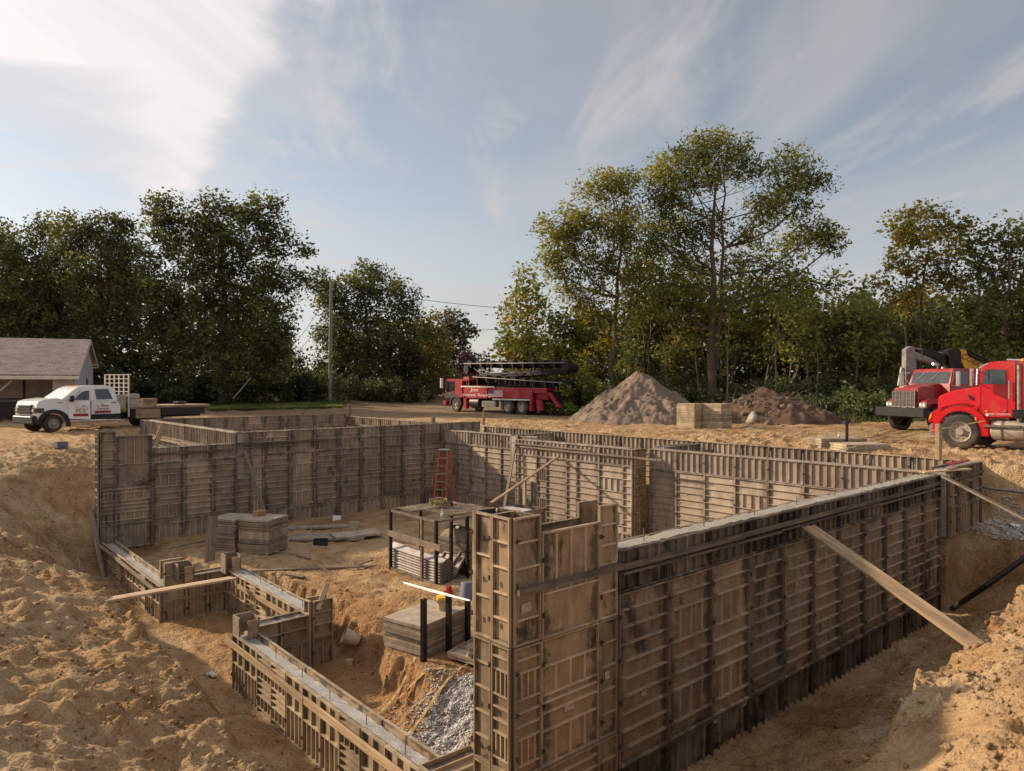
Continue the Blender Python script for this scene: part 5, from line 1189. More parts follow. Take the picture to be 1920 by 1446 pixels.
# ---------------------------------------------------------------- red road tractor
def tractor():
    us = 24.1; f0 = onu(1798, 842, us); g0 = .1; o = empty('road_tractor', (us+1.15, f0.y, g0), math.pi/2)
    tag(o, 'bright red conventional road tractor seen side-on, cut by the right edge', 'truck')
    def T(zx, zy): q = onu(1640+zx*280/1760, 630+zy*230/1446, us); return (q.y-f0.y, q.z-g0)
    P = lambda l: [T(*q) for q in l]
    hwh = lambda z: 1.0
    hood = P([(700,880),(700,730),(720,705),(860,650),(1010,622),(1180,600),(1215,590),(1215,960),(1150,840),(1060,815),(930,815),(830,840)])
    MB().prism(hood, lambda z: .86-.06*max(0, z-1.3)).build('hood', M['red_paint'], o, True, .05, 3)
    cx = T(1000,0)[0]; R_ = .66; cz = .53
    cab = P([(1205,1190),(1205,590),(1225,400),(1250,345),(1330,310),(1450,296),(1640,296),(1660,320),(1660,970),(1330,970),(1330,1195)])
    MB().prism(cab, lambda z: 1.06-.05*max(0, z-1.7)).build('cab', M['red_paint'], o, True, .04, 3)
    hg = lambda z: 1.06-.05*max(0, z-1.7)+.002
    slab(o, 'side_window', P([(1245,565),(1280,400),(1300,390),(1525,398),(1535,568)]), hg, .008, 'glass'); slab(o, 'quarter_divider', P([(1325,392),(1340,392),(1340,566),(1325,566)]), lambda z: hg(z)+.008, .006, 'black_plastic')
    for (n_, l) in (('door_seam', [(1228,975),(1236,975),(1236,600),(1228,600)]), ('door_seam', [(1545,975),(1552,975),(1552,390),(1545,390)])): slab(o, n_, P(l), hg, .003, 'dull_red')
    slab(o, 'grab_handle', P([(1566,530),(1582,530),(1582,745),(1566,745)]), lambda z: hg(z)+.03, .03, 'chrome', .006); slab(o, 'door_handle', P([(1505,888),(1540,880),(1540,895),(1505,900)]), hg, .02, 'chrome')
    x0, z0 = T(1212, 575); x1, z1 = T(1232, 385); MB().add([(x0+.03,-.85,z0),(x0+.03,.85,z0),(x1+.03,.8,z1),(x1+.03,-.8,z1),(x0-.02,-.85,z0),(x0-.02,.85,z0),(x1-.02,.8,z1),(x1-.02,-.8,z1)], [(0,1,2,3),(7,6,5,4),(0,4,5,1),(1,5,6,2),(2,6,7,3),(3,7,4,0)]).build('windscreen', M['glass'], o)
    slab(o, 'visor', P([(1200,375),(1260,335),(1330,318),(1310,345),(1210,390)]), -1.0, 2.0, 'chrome', .01)
    MB().tube([(T(1208,390)[0]+.04, .98, T(1208,390)[1]), (T(1212,580)[0]+.05, 1.04, T(1212,580)[1])], .025, 8).build('windscreen_pillar', M['chrome'], o, True)
    # fender
    fb = MB(); N_ = 14
    for k in range(N_):
        t0, t1 = math.pi*(.02+.98*k/N_)-.2, math.pi*(.02+.98*(k+1)/N_)-.2
        fb.prism([(cx+r_*math.cos(t), cz+.03+r_*math.sin(t)) for r_, t in ((.60,t0),(.76,t0),(.76,t1),(.60,t1))], .42, 0, .70)
    fb.build('front_fender', M['red_paint'], o, True, auto=40)
    slab(o, 'fender_nose', P([(612,1015),(640,930),(690,880),(780,845),(820,1000),(790,1020)]), .4, .7, 'red_paint', .03, 2)
    slab(o, 'fender_tail', P([(1100,850),(1160,880),(1240,1190),(1345,1190),(1330,960),(1215,960),(1215,830)]), .72, .36, 'red_paint', .03, 2)
    slab(o, 'side_lamp', P([(632,980),(648,925),(672,905),(665,960),(645,985)]), 1.1, .02, 'orange_lamp', .004); slab(o, 'side_lamp', P([(1165,960),(1190,960),(1195,1005),(1180,1000)]), 1.08, .02, 'orange_lamp', .004)
    MB().box(T(640,0)[0]-.3, T(640,0)[0]+.02, -1.1, 1.1, .38, .75).build('bumper', M['chrome'], o, bevel=.04, seg=2)
    lettering(o, 'TRANSIT CONCRETE INC', .075, 'white_ink', (T(1448,0)[0], 1.066, T(1440,925)[1]), 1, 0, sx=.72)
    MB().lathe([(1.063,.045),(1.068,.045)], 16, 'y', (T(1315,0)[0], 0, T(1315,928)[1])).build('emblem', M['white_ink'], o)
    # sleeper / stack / tank / chassis
    slab(o, 'rear_cab', P([(1720,300),(2100,310),(2100,960),(1720,960)]), -1.05, 2.1, 'red_paint', .04, 2); slab(o, 'cab_gap', P([(1662,330),(1718,330),(1718,950),(1662,950)]), -.9, 1.75, 'black_plastic')
    MB().tube([(T(1690,0)[0], .98, .9), (T(1690,0)[0], .98, T(1690,340)[1])], .075, 12).build('exhaust_stack', M['worn_steel'], o, True)
    for k in range(5): MB().lathe([(0,.06),(.05,.055),(.08,.02)], 12, 'z', (T(1500+50*k,0)[0], -.7+.35*k, T(1500,298)[1]+.0)).build('roof_lamp', M['orange_lamp'], o, True)
    MB().tube([(T(1470,0)[0], .4, T(1470,275)[1]), (T(1760,0)[0], .4, T(1760,283)[1])], .035, 8).build('air_horn', M['chrome'], o, True)
    x, z = T(1350, 1150); MB().lathe([(-.0,.0),(-.0,.28),(.04,.31),(1.7,.31),(1.74,.28),(1.74,0)], 24, 'x', (x-1.74, .80, .62)).build('fuel_tank', M['rim'], o, True)
    for k in range(3): MB().lathe([(-.03,.318),(.03,.318)], 24, 'x', (x-.3-.55*k, .80, .62)).build('tank_strap', M['worn_steel'], o)
    MB().box(-6, T(700,0)[0]-.2, -.45, .45, .55, .85).build('chassis', M['black_plastic'], o); slab(o, 'step', P([(1620,870),(1900,870),(1900,960),(1620,960)]), .75, .4, 'dark_steel', .01); slab(o, 'tank_step', P([(1290,1045),(1720,1060),(1720,1085),(1290,1070)]), .8, .4, 'worn_steel')
    for s in (-1, 1):
        wheel(o, cx, s*.98, .53, .30, face=s)
        for xx in (-4.6, -5.9): wheel(o, xx, s*.95, .53, .5, face=s)
    for k in range(4): slab(o, 'hood_vent', P([(1060+k*16,690+k*8),(1068+k*16,690+k*8),(1090+k*16,750+k*6),(1082+k*16,750+k*6)]), .86, .012, 'black_plastic')
    slab(o, 'fender_seam', P([(1028,820),(1034,820),(1040,905),(1034,905)]), 1.1, .022, 'dull_red'); slab(o, 'cab_marker', P([(1290,880),(1320,880),(1320,892),(1290,892)]), 1.06, .015, 'orange_lamp')
    for zz in (420, 560): MB().beam((T(1225,zz)[0], 1.0, T(1225,zz)[1]), (T(1175,zz)[0], 1.36, T(1175,zz)[1]), .022, .022).build('mirror_arm', M['chrome'], o)
    x, z = T(1175, 490); MB().box(x-.03, x+.05, 1.28, 1.46, z-.26, z+.26).build('mirror', M['chrome'], o, bevel=.02)
    MB().tube([(T(1345,520)[0], .72, T(1345,520)[1]), (T(1400,470)[0], .55, T(1400,470)[1])], .02, 6).build('steering_column', M['black_plastic'], o)
    slab(o, 'undertray', P([(1200,1000),(1330,1000),(1330,1100),(1200,1100)]), -.6, 1.2, 'black_plastic')
    return o
tractor()

# ---------------------------------------------------------------- old red truck with knuckle crane
def old_truck():
    base = at(1692, 812, .05); o = empty('old_red_truck', (base.x+.9, base.y-.15, .05), math.atan2(.41, -.91))
    tag(o, 'older dull red truck with a chrome slatted grille and folded knuckle crane', 'truck')
    # local x forward, y left (towards the camera)
    MB().box(.55, .85, -1.25, 1.25, .66, 1.06).build('bumper', M['dark_steel'], o, bevel=.03)
    MB().prism([(.52,1.0),(.52,1.78),(.45,1.86),(-.75,2.04),(-.75,1.0)], lambda z: .60+.05*(z < 1.5)).build('hood', M['dull_red'], o, True, .04, 2)
    MB().box(.525, .56, -.56, .56, 1.06, 1.74).build('radiator', M['black_plastic'], o)
    for k in range(12): z = 1.09+.055*k; MB().box(.562, .585, -.56, .56, z-.012, z+.012).build('grille_bar', M['chrome'], o)
    for k in range(7): y = -.56+1.12*k/6; MB().box(.586, .60, y-.012, y+.012, 1.06, 1.73).build('grille_bar', M['chrome'], o)
    for s in (-1, 1):
        MB().prism([(.45,1.02),(.45,1.30),(.2,1.42),(-.6,1.42),(-.9,1.0),(-.55,1.0),(-.45,1.2),(.15,1.2)], .34, 0, .66 if s > 0 else -1.0).build('fender', M['dull_red'], o, True, .03, 2)
        MB().box(.44, .50, s*.84-.17, s*.84+.17, 1.06, 1.28).build('headlight_box', M['chrome'], o, bevel=.02); 
        for q in (-.08, .08): MB().lathe([(.50,.065),(.512,.06)], 14, 'x', (0, s*.84+q, 1.17)).build('headlight', M['lens'], o, True)
        wheel(o, -.25, s*.98, .55, .30, face=s, rim='worn_steel'); wheel(o, -5.2, s*.95, .55, .5, face=s); wheel(o, -6.5, s*.95, .55, .5, face=s)
        MB().beam((-.8, s*1.0, 2.5), (-.72, s*1.38, 2.5), .02, .02).build('mirror_arm', M['chrome'], o); MB().beam((-.8, s*1.0, 1.95), (-.72, s*1.38, 1.95), .02, .02).build('mirror_arm', M['chrome'], o); MB().beam((-.8, s*1.0, 1.97), (-.72, s*1.36, 2.48), .015, .015).build('mirror_arm', M['chrome'], o)
        MB().box(-.76, -.70, s*1.40-.09, s*1.40+.09, 1.92, 2.52).build('mirror', M['chrome'], o, bevel=.015)
    MB().prism([(-.75,1.0),(-.75,2.0),(-.95,2.58),(-1.05,2.66),(-2.3,2.66),(-2.35,2.55),(-2.35,1.0)], lambda z: 1.05-.09*max(0, z-2)).build('cab', M['dull_red'], o, True, .04, 2)
    hg = lambda z: 1.05-.09*max(0, z-2)+.002
    MB().add([(-.765+.02,-.92,2.04),(-.765+.02,.92,2.04),(-.93+.02,.88,2.52),(-.93+.02,-.88,2.52),(-.80,-.92,2.04),(-.80,.92,2.04),(-.97,.88,2.52),(-.97,-.88,2.52)], [(0,1,2,3),(7,6,5,4),(0,4,5,1),(1,5,6,2),(2,6,7,3),(3,7,4,0)]).build('windscreen', M['glass'], o)
    for y in (-.3, .4): MB().beam((-.84, y, 2.5), (-.77, y-.3, 2.2), .012, .012).build('wiper', M['chrome'], o)
    slab(o, 'side_window', [(-1.0,2.02),(-1.08,2.5),(-1.65,2.5),(-1.65,2.02)], hg, .008, 'glass'); slab(o, 'rear_quarter_window', [(-1.8,2.02),(-1.8,2.5),(-2.2,2.5),(-2.2,2.02)], hg, .008, 'glass')
    MB().tube([(-1.0,.2,2.68),(-1.0,.2,2.80),(-.75,.2,2.86)], .05, 8).build('air_horn', M['chrome'], o, True); MB().lathe([(2.66,.07),(2.74,.05)], 12, 'z', (-1.4,.1,0)).build('roof_lamp', M['orange_lamp'], o, True)
    MB().box(-8, .5, -.45, .45, .62, .95).build('chassis', M['black_plastic'], o); MB().box(-8, -2.6, -1.2, 1.2, 1.05, 1.25).build('deck', M['dark_steel'], o)
    # crane, traced on an upright plane through the truck, arms with thickness across it
    yaw = o.rotation_euler.z; inv = Matrix.Rotation(-yaw, 4, 'Z') @ Matrix.Translation(-o.location)
    def K(zx, zy, Y): return inv @ atd(1640+zx*280/1760, 630+zy*230/1446, Y)
    Yc = 31.5
    def arm(name, pts, w, hs, mt):
        for (a, b_, h0) in zip(pts[:-1], pts[1:], hs): MB().beam(K(*a, Yc), K(*b_, Yc), w, h0, (0,1,0)).build(name, M[mt], o, bevel=.02)
    B = lambda name, l, t, mt: crane_plate(name, [K(q[0], q[1], Yc) for q in l], t, mt)
    fwd = (Matrix.Rotation(-yaw, 3, 'Z') @ Vector((.6577, .7533, 0)))
    def crane_plate(name, pts, t, mt):
        b = MB(); n = len(pts)
        for p in pts: b.v.append(tuple(p-fwd*t/2))
        for p in pts: b.v.append(tuple(p+fwd*t/2))
        b.f += [tuple(range(n)), tuple(range(2*n-1, n-1, -1))]; b.m += [0, 0]
        for i in range(n): j = (i+1) % n; b.f.append((j, i, n+i, n+j)); b.m.append(0)
        return b.build(name, M[mt], o, bevel=.015)
    B('grapple_arm', [(340,380),(345,160),(400,122),(440,130),(455,200),(470,330),(450,620),(345,620)], .35, 'grey_paint')
    B('outer_arm', [(430,130),(460,190),(640,260),(760,335),(740,355),(600,310),(470,275),(440,240)], .3, 'grey_paint')
    B('inner_arm', [(560,150),(640,150),(820,230),(830,330),(760,320),(680,250),(570,230)], .26, 'dark_steel')
    B('crane_mast', [(820,175),(900,150),(975,170),(985,400),(1040,420),(1040,620),(860,620),(850,380)], .5, 'dark_steel')
    yb = B('main_boom', [(978,165),(1040,170),(1060,235),(1230,330),(1210,420),(1040,420),(985,300)], .45, 'yellow')
    arm('ram', [(430,140),(800,205)], .06, [.07], 'galv'); arm('ram', [(320,370),(280,590)], .09, [.11], 'grey_paint'); arm('ram', [(1060,190),(1310,310)], .10, [.14], 'dark_steel'); arm('hose', [(1070,160),(1330,285)], .06, [.08], 'dark_steel')
    me = text_mesh('COBRA', .34, M['dark_ink'], .003); p = K(1120, 305, Yc)-fwd*.24
    xax = (K(1200, 345, Yc)-K(1060, 268, Yc)).normalized(); zax = -fwd.normalized(); yax = zax.cross(xax)
    lt = link('lettering', me, o); lt.matrix_local = Matrix(((xax.x, yax.x, zax.x, p.x), (xax.y, yax.y, zax.y, p.y), (xax.z, yax.z, zax.z, p.z), (0,0,0,1)))
    MB().box(-3.6, -3.0, -.3, .3, 1.26, 2.6).build('crane_base', M['dark_steel'], o)
old_truck()

# ---------------------------------------------------------------- far white vehicle between the trees
p = atd(800, 737, 74); o = empty('parked_car', p, R(80)); tag(o, 'white car half hidden under the trees left of the pump truck', 'car')
MB().prism([(-2.1,.35),(-2.1,.9),(-1.3,1.0),(-.8,1.45),(.8,1.5),(1.3,1.0),(2.1,.85),(2.15,.35)], lambda z: .88-.2*max(0, z-.95)).build('body', M['white_paint'], o, True, .06, 2)
slab(o, 'side_window', [(-1.15,1.0),(-.72,1.38),(.75,1.42),(1.15,1.0)], lambda z: .885-.2*max(0, z-.95), .01, 'glass')
for x in (-1.35, 1.35):
    for s in (-1, 1): wheel(o, x, s*.8, .33, .2, face=s)

# ================================================================ BUILDINGS, POLE, WIRES
def shed():
    right = Vector((.7533, -.6577, 0)); fwd = Vector((.6577, .7533, 0))
    a = R(23); ex = (right*math.cos(a)+fwd*math.sin(a)).normalized()           # along the front, to the right
    yaw = math.atan2(ex.y, ex.x); gz0 = 0.0
    fr = Vector(((141-960)/FPX*40.0, 40.0)); u, v = uv(*fr)
    o = empty('shed', (u, v, gz0), yaw); tag(o, 'open-fronted shed with grey shingle roof and white clapboard gable at the left edge', 'building')
    Lh = 11.0; D = 6.4; ze, zr, zb = 2.55, 4.72, 3.35; yr = 3.9                 # front eave, ridge, back eave
    # roof: two thick slopes
    def slope(y0, z0, y1, z1, nm):
        b = MB(); t = .09
        for x in (-Lh, .25):
            for (y, z) in ((y0,z0),(y1,z1)): b.v += [(x,y,z),(x,y,z+t)]
        b.f += [(0,2,6,4),(1,5,7,3),(0,1,3,2),(4,6,7,5),(0,4,5,1),(2,3,7,6)]; b.m += [0]*6
        return b.build(nm, M['shingle'], o)
    slope(-.45, ze-.06, yr, zr, 'front_roof'); slope(yr, zr, D+.35, zb-.1, 'back_roof')
    MB().box(-Lh, .27, -.50, -.452, ze-.22, ze-.03).build('gutter', M['trim'], o)
    for (y0, z0, y1, z1) in ((-.45,ze-.12,yr,zr-.06),(yr,zr-.06,D+.35,zb-.16)): MB().beam((.262,y0,z0),(.262,y1,z1),.03,.16).build('barge_board', M['trim'], o)
    MB().box(.0, .28, D+.1, D+.38, zb-.26, zb-.20).build('soffit', M['trim'], o)
    # gable clapboards, each course a lapped board
    gb = MB(); n = 30; z = .1
    zl = lambda y: ze+(zr-ze)*(y+.0)/yr if y < yr else zr+(zb-zr)*(y-yr)/(D-yr)
    while z < zr-.1:
        z1 = z+.14
        if z < ze-.05: y0 = .0
        else: y0 = (z1-ze)/(zr-ze)*yr
        y1 = D if z1 < zb-.1 else D-(z1-zb+.1)/(zr-zb)*(D-yr)
        if y1-y0 > .15: gb.add([(.03,y0,z),(.03,y1,z),(.012,y1,z1),(.012,y0,z1),(-.02,y0,z),(-.02,y1,z),(-.02,y1,z1),(-.02,y0,z1)], [(0,1,2,3),(7,6,5,4),(0,4,5,1),(1,5,6,2),(2,6,7,3),(3,7,4,0)])
        z = z1
    gb.build('clapboards', M['siding'], o)
    MB().box(-.06, .035, 3.4, 4.25, .1, 2.35).build('gable_window', M['glass'], o)
    for bx in ((.0,.05,3.28,3.39,.1,2.45),(.0,.05,4.26,4.37,.1,2.45),(.0,.05,3.28,4.37,2.36,2.47)): MB().box(*bx).build('window_trim', M['trim'], o)
    # porch: back wall, end panel, posts with knee braces, rail, dark bins
    MB().box(-Lh, -.05, 2.6, 2.7, 0, ze+.5).build('inner_wall', M['porch'], o); MB().box(-1.1, -.05, .05, .12, 0, ze-.05).build('end_panel', M['porch'], o); MB().box(-Lh, -1.11, .4, 2.5, ze-.02, ze+.03).build('ceiling', M['porch_dark'], o)
    MB().box(-Lh, -.1, -.12, .06, ze-.26, ze-.05).build('beam', M['porch'], o)
    for x in (-3.7, -7.4, -10.9):
        MB().box(x-.1, x+.1, -.1, .08, 0, ze-.27).build('porch_post', M['porch'], o)
        for s in (-1, 1): MB().beam((x+s*.08, -.02, ze-.95), (x+s*.72, -.02, ze-.3), .09, .1).build('knee_brace', M['porch'], o)
    MB().box(-Lh, -1.3, 1.2, 1.3, 1.18, 1.27).build('shelf_rail', M['porch_dark'], o)
    for k in range(6): MB().box(-Lh+.4+k*1.6, -Lh+1.7+k*1.6, 1.6, 2.4, 0, .9+.12*(k % 3)).build('bin', M['porch_dark'], o)
    for k in range(4): MB().box(-Lh+.8+k*2.4, -Lh+.9+k*2.4, 2.5, 2.59, .9, 2.3).build('stud', M['porch_dark'], o)
def shingle_mat():
    m_, nt, N, L, b = new_mat('roof_shingle'); tc = N.new('ShaderNodeTexCoord'); br = N.new('ShaderNodeTexBrick'); L.new(tc.outputs['Object'], br.inputs['Vector'])
    br.inputs['Scale'].default_value = 1; br.inputs['Brick Width'].default_value = .32; br.inputs['Row Height'].default_value = .15; br.inputs['Mortar Size'].default_value = .012; br.inputs['Bias'].default_value = 0
    br.inputs['Color1'].default_value = (.40,.32,.275,1); br.inputs['Color2'].default_value = (.26,.205,.175,1); br.inputs['Mortar'].default_value = (.07,.055,.05,1)
    n = nd_noise(N, L, tc.outputs['Object'], 1.3, 5, .6); c = nd_mix(N, L, nd_range(N, L, n, .4, .7, 0, .5), br.outputs[0], (.38,.315,.27))
    L.new(c, b.inputs['Base Color']); b.inputs['Roughness'].default_value = .9; nd_bump(N, L, b, br.outputs['Fac'], .6, -.02)
    return m_
M['shingle'] = shingle_mat()
shed()
p = atd(530, 742, 78); o = empty('far_house', p, R(38)); tag(o, 'dark slate-walled house glimpsed between the big tree and the utility pole', 'building')
MB().box(-4, 2.1, 0, 6, 0, 6.6).build('wall', M['dark_wall'], o); MB().prism([(-4.3,6.6),(2.4,6.6),(2.4,6.9),(-4.3,6.9)], .1, 0, -.2).build('fascia', M['dark_wall'], o)
MB().box(.2, 1.2, -.06, -.005, 3.8, 5.2).build('window', M['glass'], o)
def utility_pole():
    p = atd(619, 757, 60); o = empty('utility_pole', p); tag(o, 'bare grey wooden utility pole standing right of the big trees', 'utility pole')
    top = atd(621, 526, 60)-p
    MB().tube([(0,0,0),(top.x*.5,top.y*.5,top.z*.5),tuple(top)], [.17,.15,.12], 12).build('shaft', M['pole'], o, True)
    for dz in (.35, .8): MB().lathe([(0,.05),(.06,.07),(.1,.05)], 8, 'z', top+Vector((.12,-.1,-dz))).build('insulator', M['white'], o, True)
    return p+top
pt = utility_pole()
def wire(label, a, b_, sag):
    pts = [Vector(a).lerp(Vector(b_), t)-Vector((0,0,sag*4*t*(1-t))) for t in np.linspace(0, 1, 24)]
    o = MB().tube(pts, .022, 5).build('power_line', M['dark_steel'], None, True); tag(o, label, 'wire', 'overhead wires')
wire('upper overhead wire from the pole towards the right trees', pt-Vector((0,0,.3)), atd(1000, 581, 62), .35)
wire('lower overhead wire between the middle and right trees', pt-Vector((0,0,3.6)), atd(1010, 612, 64), .5)
wire('upper thin wire dropping from the pole to the far house', pt-Vector((0,0,.5)), atd(545, 648, 77), .6)
wire('lower thin wire dropping from the pole to the far house', pt-Vector((0,0,1.6)), atd(545, 668, 77), .8)
p0 = atd(437, 748, 52); o = MB().tube([p0, atd(470, 709, 53)], .05, 8).build('leaning_pole', M['pole'], None, True); tag(o, 'thin pale pole leaning out of the bushes at the lawn edge', 'pole')
# ================================================================ HEAPS, LAWN, BRUSH
def heap(name, label, c, rx, ry, h, mat_, seed, peak=1.3, n=110, rough=.16):
    xs = np.linspace(-1.25, 1.25, n); X, Y = np.meshgrid(xs*rx, xs*ry, indexing='ij')
    rr = np.sqrt((X/rx)**2+(Y/ry)**2); ang = np.arctan2(Y, X)
    rr = rr*(1+.22*fbm(np.cos(ang)*1.9+seed, np.sin(ang)*1.9, seed, 3)*2)+.10*fbm(X*.55, Y*.55, seed+31, 3)
    z = h*np.clip(1-rr, 0, 1)**(1/peak)*(1-.15*rr)
    m = np.clip((1.05-rr)*3, 0, 1)
    z = z+m*(fbm(X*1.1, Y*1.1, seed+5, 4)*rough*2+(ridged(X*1.6, Y*1.6, seed+9)-.6)*rough+fbm(X*6, Y*6, seed+2, 3)*rough*.5)
    U = c[0]+X; V = c[1]+Y; g = ground_z(U.ravel(), V.ravel()).reshape(U.shape)
    Z = np.maximum(g-.06, np.where(rr < 1.12, g+z-.02, g-.12))
    idx = np.arange(n*n).reshape(n, n); Fq = np.stack([idx[:-1,:-1], idx[1:,:-1], idx[1:,1:], idx[:-1,1:]], -1).reshape(-1, 4)
    cen = np.array([c[0], c[1], 0]); o = link(name, raw_mesh(name, np.stack([U.ravel(), V.ravel(), Z.ravel()], -1)-cen, Fq, M[mat_], True), None, cen)
    return tag(o, label, 'soil heap')
hp = at(1200, 790, 0); heap('soil_heap', 'tall pointed heap of grey-brown soil in front of the trees', (hp.x, hp.y), 4.1, 4.1, 2.72, 'heap', 3, 1.18, 170, .30)
hp2 = at(1432, 790, 0.05); heap('rubble_heap', 'low dark heap of roots, rubble and soil right of the panel blocks', (hp2.x, hp2.y), 2.7, 3.6, 1.75, 'debris', 8, 1.9, 100, .3)
r_ = np.random.default_rng(12); n = 420; pp = np.stack([hp2.x+r_.normal(0,1.2,n), hp2.y+r_.normal(0,1.7,n)], -1)
zz = ground_z(pp[:,0], pp[:,1])+1.45*np.clip(1-np.sqrt(((pp[:,0]-hp2.x)/2.7)**2+((pp[:,1]-hp2.y)/3.6)**2), 0, 1)**.55
o = scatter_stones('heap_rubble', np.stack([pp[:,0], pp[:,1], zz+.02], -1), .05+.15*r_.random(n)**2, M['heap'], .8, 9); tag(o, 'stones and lumps lying over the dark rubble heap', 'rubble', kind='stuff')
b = MB()
for k in range(150):
    q = r_.integers(0, n); p = Vector((pp[q,0], pp[q,1], zz[q]+.02)); d = Vector((r_.normal(), r_.normal(), r_.normal()*.45)).normalized()*r_.uniform(.4, 1.5); m_ = p+d*.5+Vector((0,0,r_.uniform(0,.15)))
    b.tube([p-d*.3, m_, p+d], [.022, .016, .006], 4)
tag(b.build('brush_sticks', M['bark_pale'], None), 'tangle of dead sticks and roots on the dark rubble heap', 'sticks', kind='stuff')
p = at(1402, 787, .3); o = scatter_stones('boulder', np.array([[p.x-.3, p.y-.4, .38]]), np.array([.26]), M['concrete'], .95, 21); tag(o, 'pale rounded boulder at the foot of the dark rubble heap', 'boulder')
p = at(1330, 800, 0); plank('loose_board', 'stick of wood lying on the slope of the tall soil heap', atd(1222, 738, 40.3), atd(1238, 722, 40.8), .12, .06, 'wood_grey', group=g_pl)
# boulder on the near bank
p = onground(1777, 1412, -.8); o = scatter_stones('boulder', np.array([[p.x, p.y, p.z+.03]]), np.array([.062]), M['earth'], .9, 22); tag(o, 'fist-sized rounded lump of soil on the sunlit near bank', 'clod')

# lawn with short blades
def lawn():
    c = [at(392, 778, -.05), at(640, 772, -.05), atd(650, 752, 62), atd(380, 745, 60)]
    N1, N2 = 70, 40; V = []
    for i in range(N1):
        for j in range(N2):
            s, t = i/(N1-1), j/(N2-1); p = (c[0].lerp(c[1], s)).lerp(c[3].lerp(c[2], s), t); V.append((p.x, p.y))
    V = np.array(V); z = ground_z(V[:,0], V[:,1], False)+.14
    idx = np.arange(N1*N2).reshape(N1, N2); Fq = np.stack([idx[:-1,:-1], idx[1:,:-1], idx[1:,1:], idx[:-1,1:]], -1).reshape(-1, 4)
    o = link('lawn', raw_mesh('lawn', np.c_[V, z], Fq, M['lawn'], True)); tag(o, 'mown green lawn between the pickup and the utility pole', 'lawn', kind='structure')
    r = np.random.default_rng(3); n = 42000; s = r.random(n); t = r.random(n)**1.3; A = np.array([q[:2] for q in c])
    P = (A[0]*(1-s)[:,None]+A[1]*s[:,None])*(1-t)[:,None]+(A[3]*(1-s)[:,None]+A[2]*s[:,None])*t[:,None]
    # rough grass at the left too, behind and beside the pickup and along the wood edge
    blades('lawn_grass', 'short green grass of the lawn', P, .05, .11, 'lawn_leaf', 4, lift=.12)
def blades(name, label, P, h0, h1, mat_, seed, w=.03, lift=0):
    r = np.random.default_rng(seed); n = len(P); z = ground_z(P[:,0], P[:,1], False)+.0
    z = ground_z(P[:,0], P[:,1]); a = r.uniform(0, 6.28, n); h = r.uniform(h0, h1, n)+lift; lean = r.normal(0, .5, (n, 2))*h[:,None]
    dx = np.cos(a)*w; dy = np.sin(a)*w; V = np.empty((n, 3, 3))
    V[:,0] = np.c_[P[:,0]-dx, P[:,1]-dy, z]; V[:,1] = np.c_[P[:,0]+dx, P[:,1]+dy, z]; V[:,2] = np.c_[P[:,0]+lean[:,0], P[:,1]+lean[:,1], z+h]
    o = link(name, raw_mesh(name, V.reshape(-1, 3), np.arange(3*n).reshape(-1, 3), LV[mat_])); tag(o, label, 'grass', kind='stuff')
M['lawn'] = simple('lawn_turf', (.11,.145,.04), (.16,.175,.055), .6, .95, 0, .5, .1)
LV['lawn_leaf'] = leaf_mat('leaf_grass', [(.09,.12,.03),(.12,.15,.036),(.16,.18,.05),(.20,.195,.06)], .35)
lawn()
def weeds():
    r = np.random.default_rng(6); P = []
    def line(px0, px1, Y0, Y1, n, wd):
        t = r.random(n); X = px0+(px1-px0)*t; Y = Y0+(Y1-Y0)*t+r.normal(0, wd, n); x = (X-960)/FPX*Y; P.append(np.stack([x*CA[0]+Y*CA[1], x*CB[0]+Y*CB[1]], -1))
    line(-60, 240, 44, 47, 9000, 2.2); line(240, 640, 56, 60, 5000, 1.5); line(1080, 1300, 47, 46, 3500, 1.0); line(1480, 1950, 41, 36, 9000, 1.3)
    P = np.concatenate(P); blades('rough_grass', 'rough grass and weeds along the edge of the trees', P, .12, .42, 'bush', 7, .035)
weeds()

# ================================================================ TREES
def leaves_mesh(name, C, N_, size, mat_, r, aspect=.55, droop=.3):
    n = len(C)
    a = r.normal(0, 1, (n, 3)); a[:, 2] = a[:, 2]*.6-droop; a /= np.linalg.norm(a, axis=1)[:, None]
    b = r.normal(0, 1, (n, 3)); b -= (b*a).sum(1)[:, None]*a; b /= np.linalg.norm(b, axis=1)[:, None]
    s = size*np.clip(r.lognormal(-.1, .34, n), .4, 1.4)[:, None]; V = np.empty((n, 4, 3)); nr = np.cross(a, b)
    V[:, 0] = C-a*s*.5; V[:, 1] = C+b*s*.5*aspect+nr*s*.07-a*s*.05; V[:, 2] = C+a*s*.5-nr*s*.08; V[:, 3] = C-b*s*.5*aspect+nr*s*.07-a*s*.05
    return raw_mesh(name, V.reshape(-1, 3), np.arange(4*n).reshape(-1, 4), mat_)
TREE_LEAVES = 0
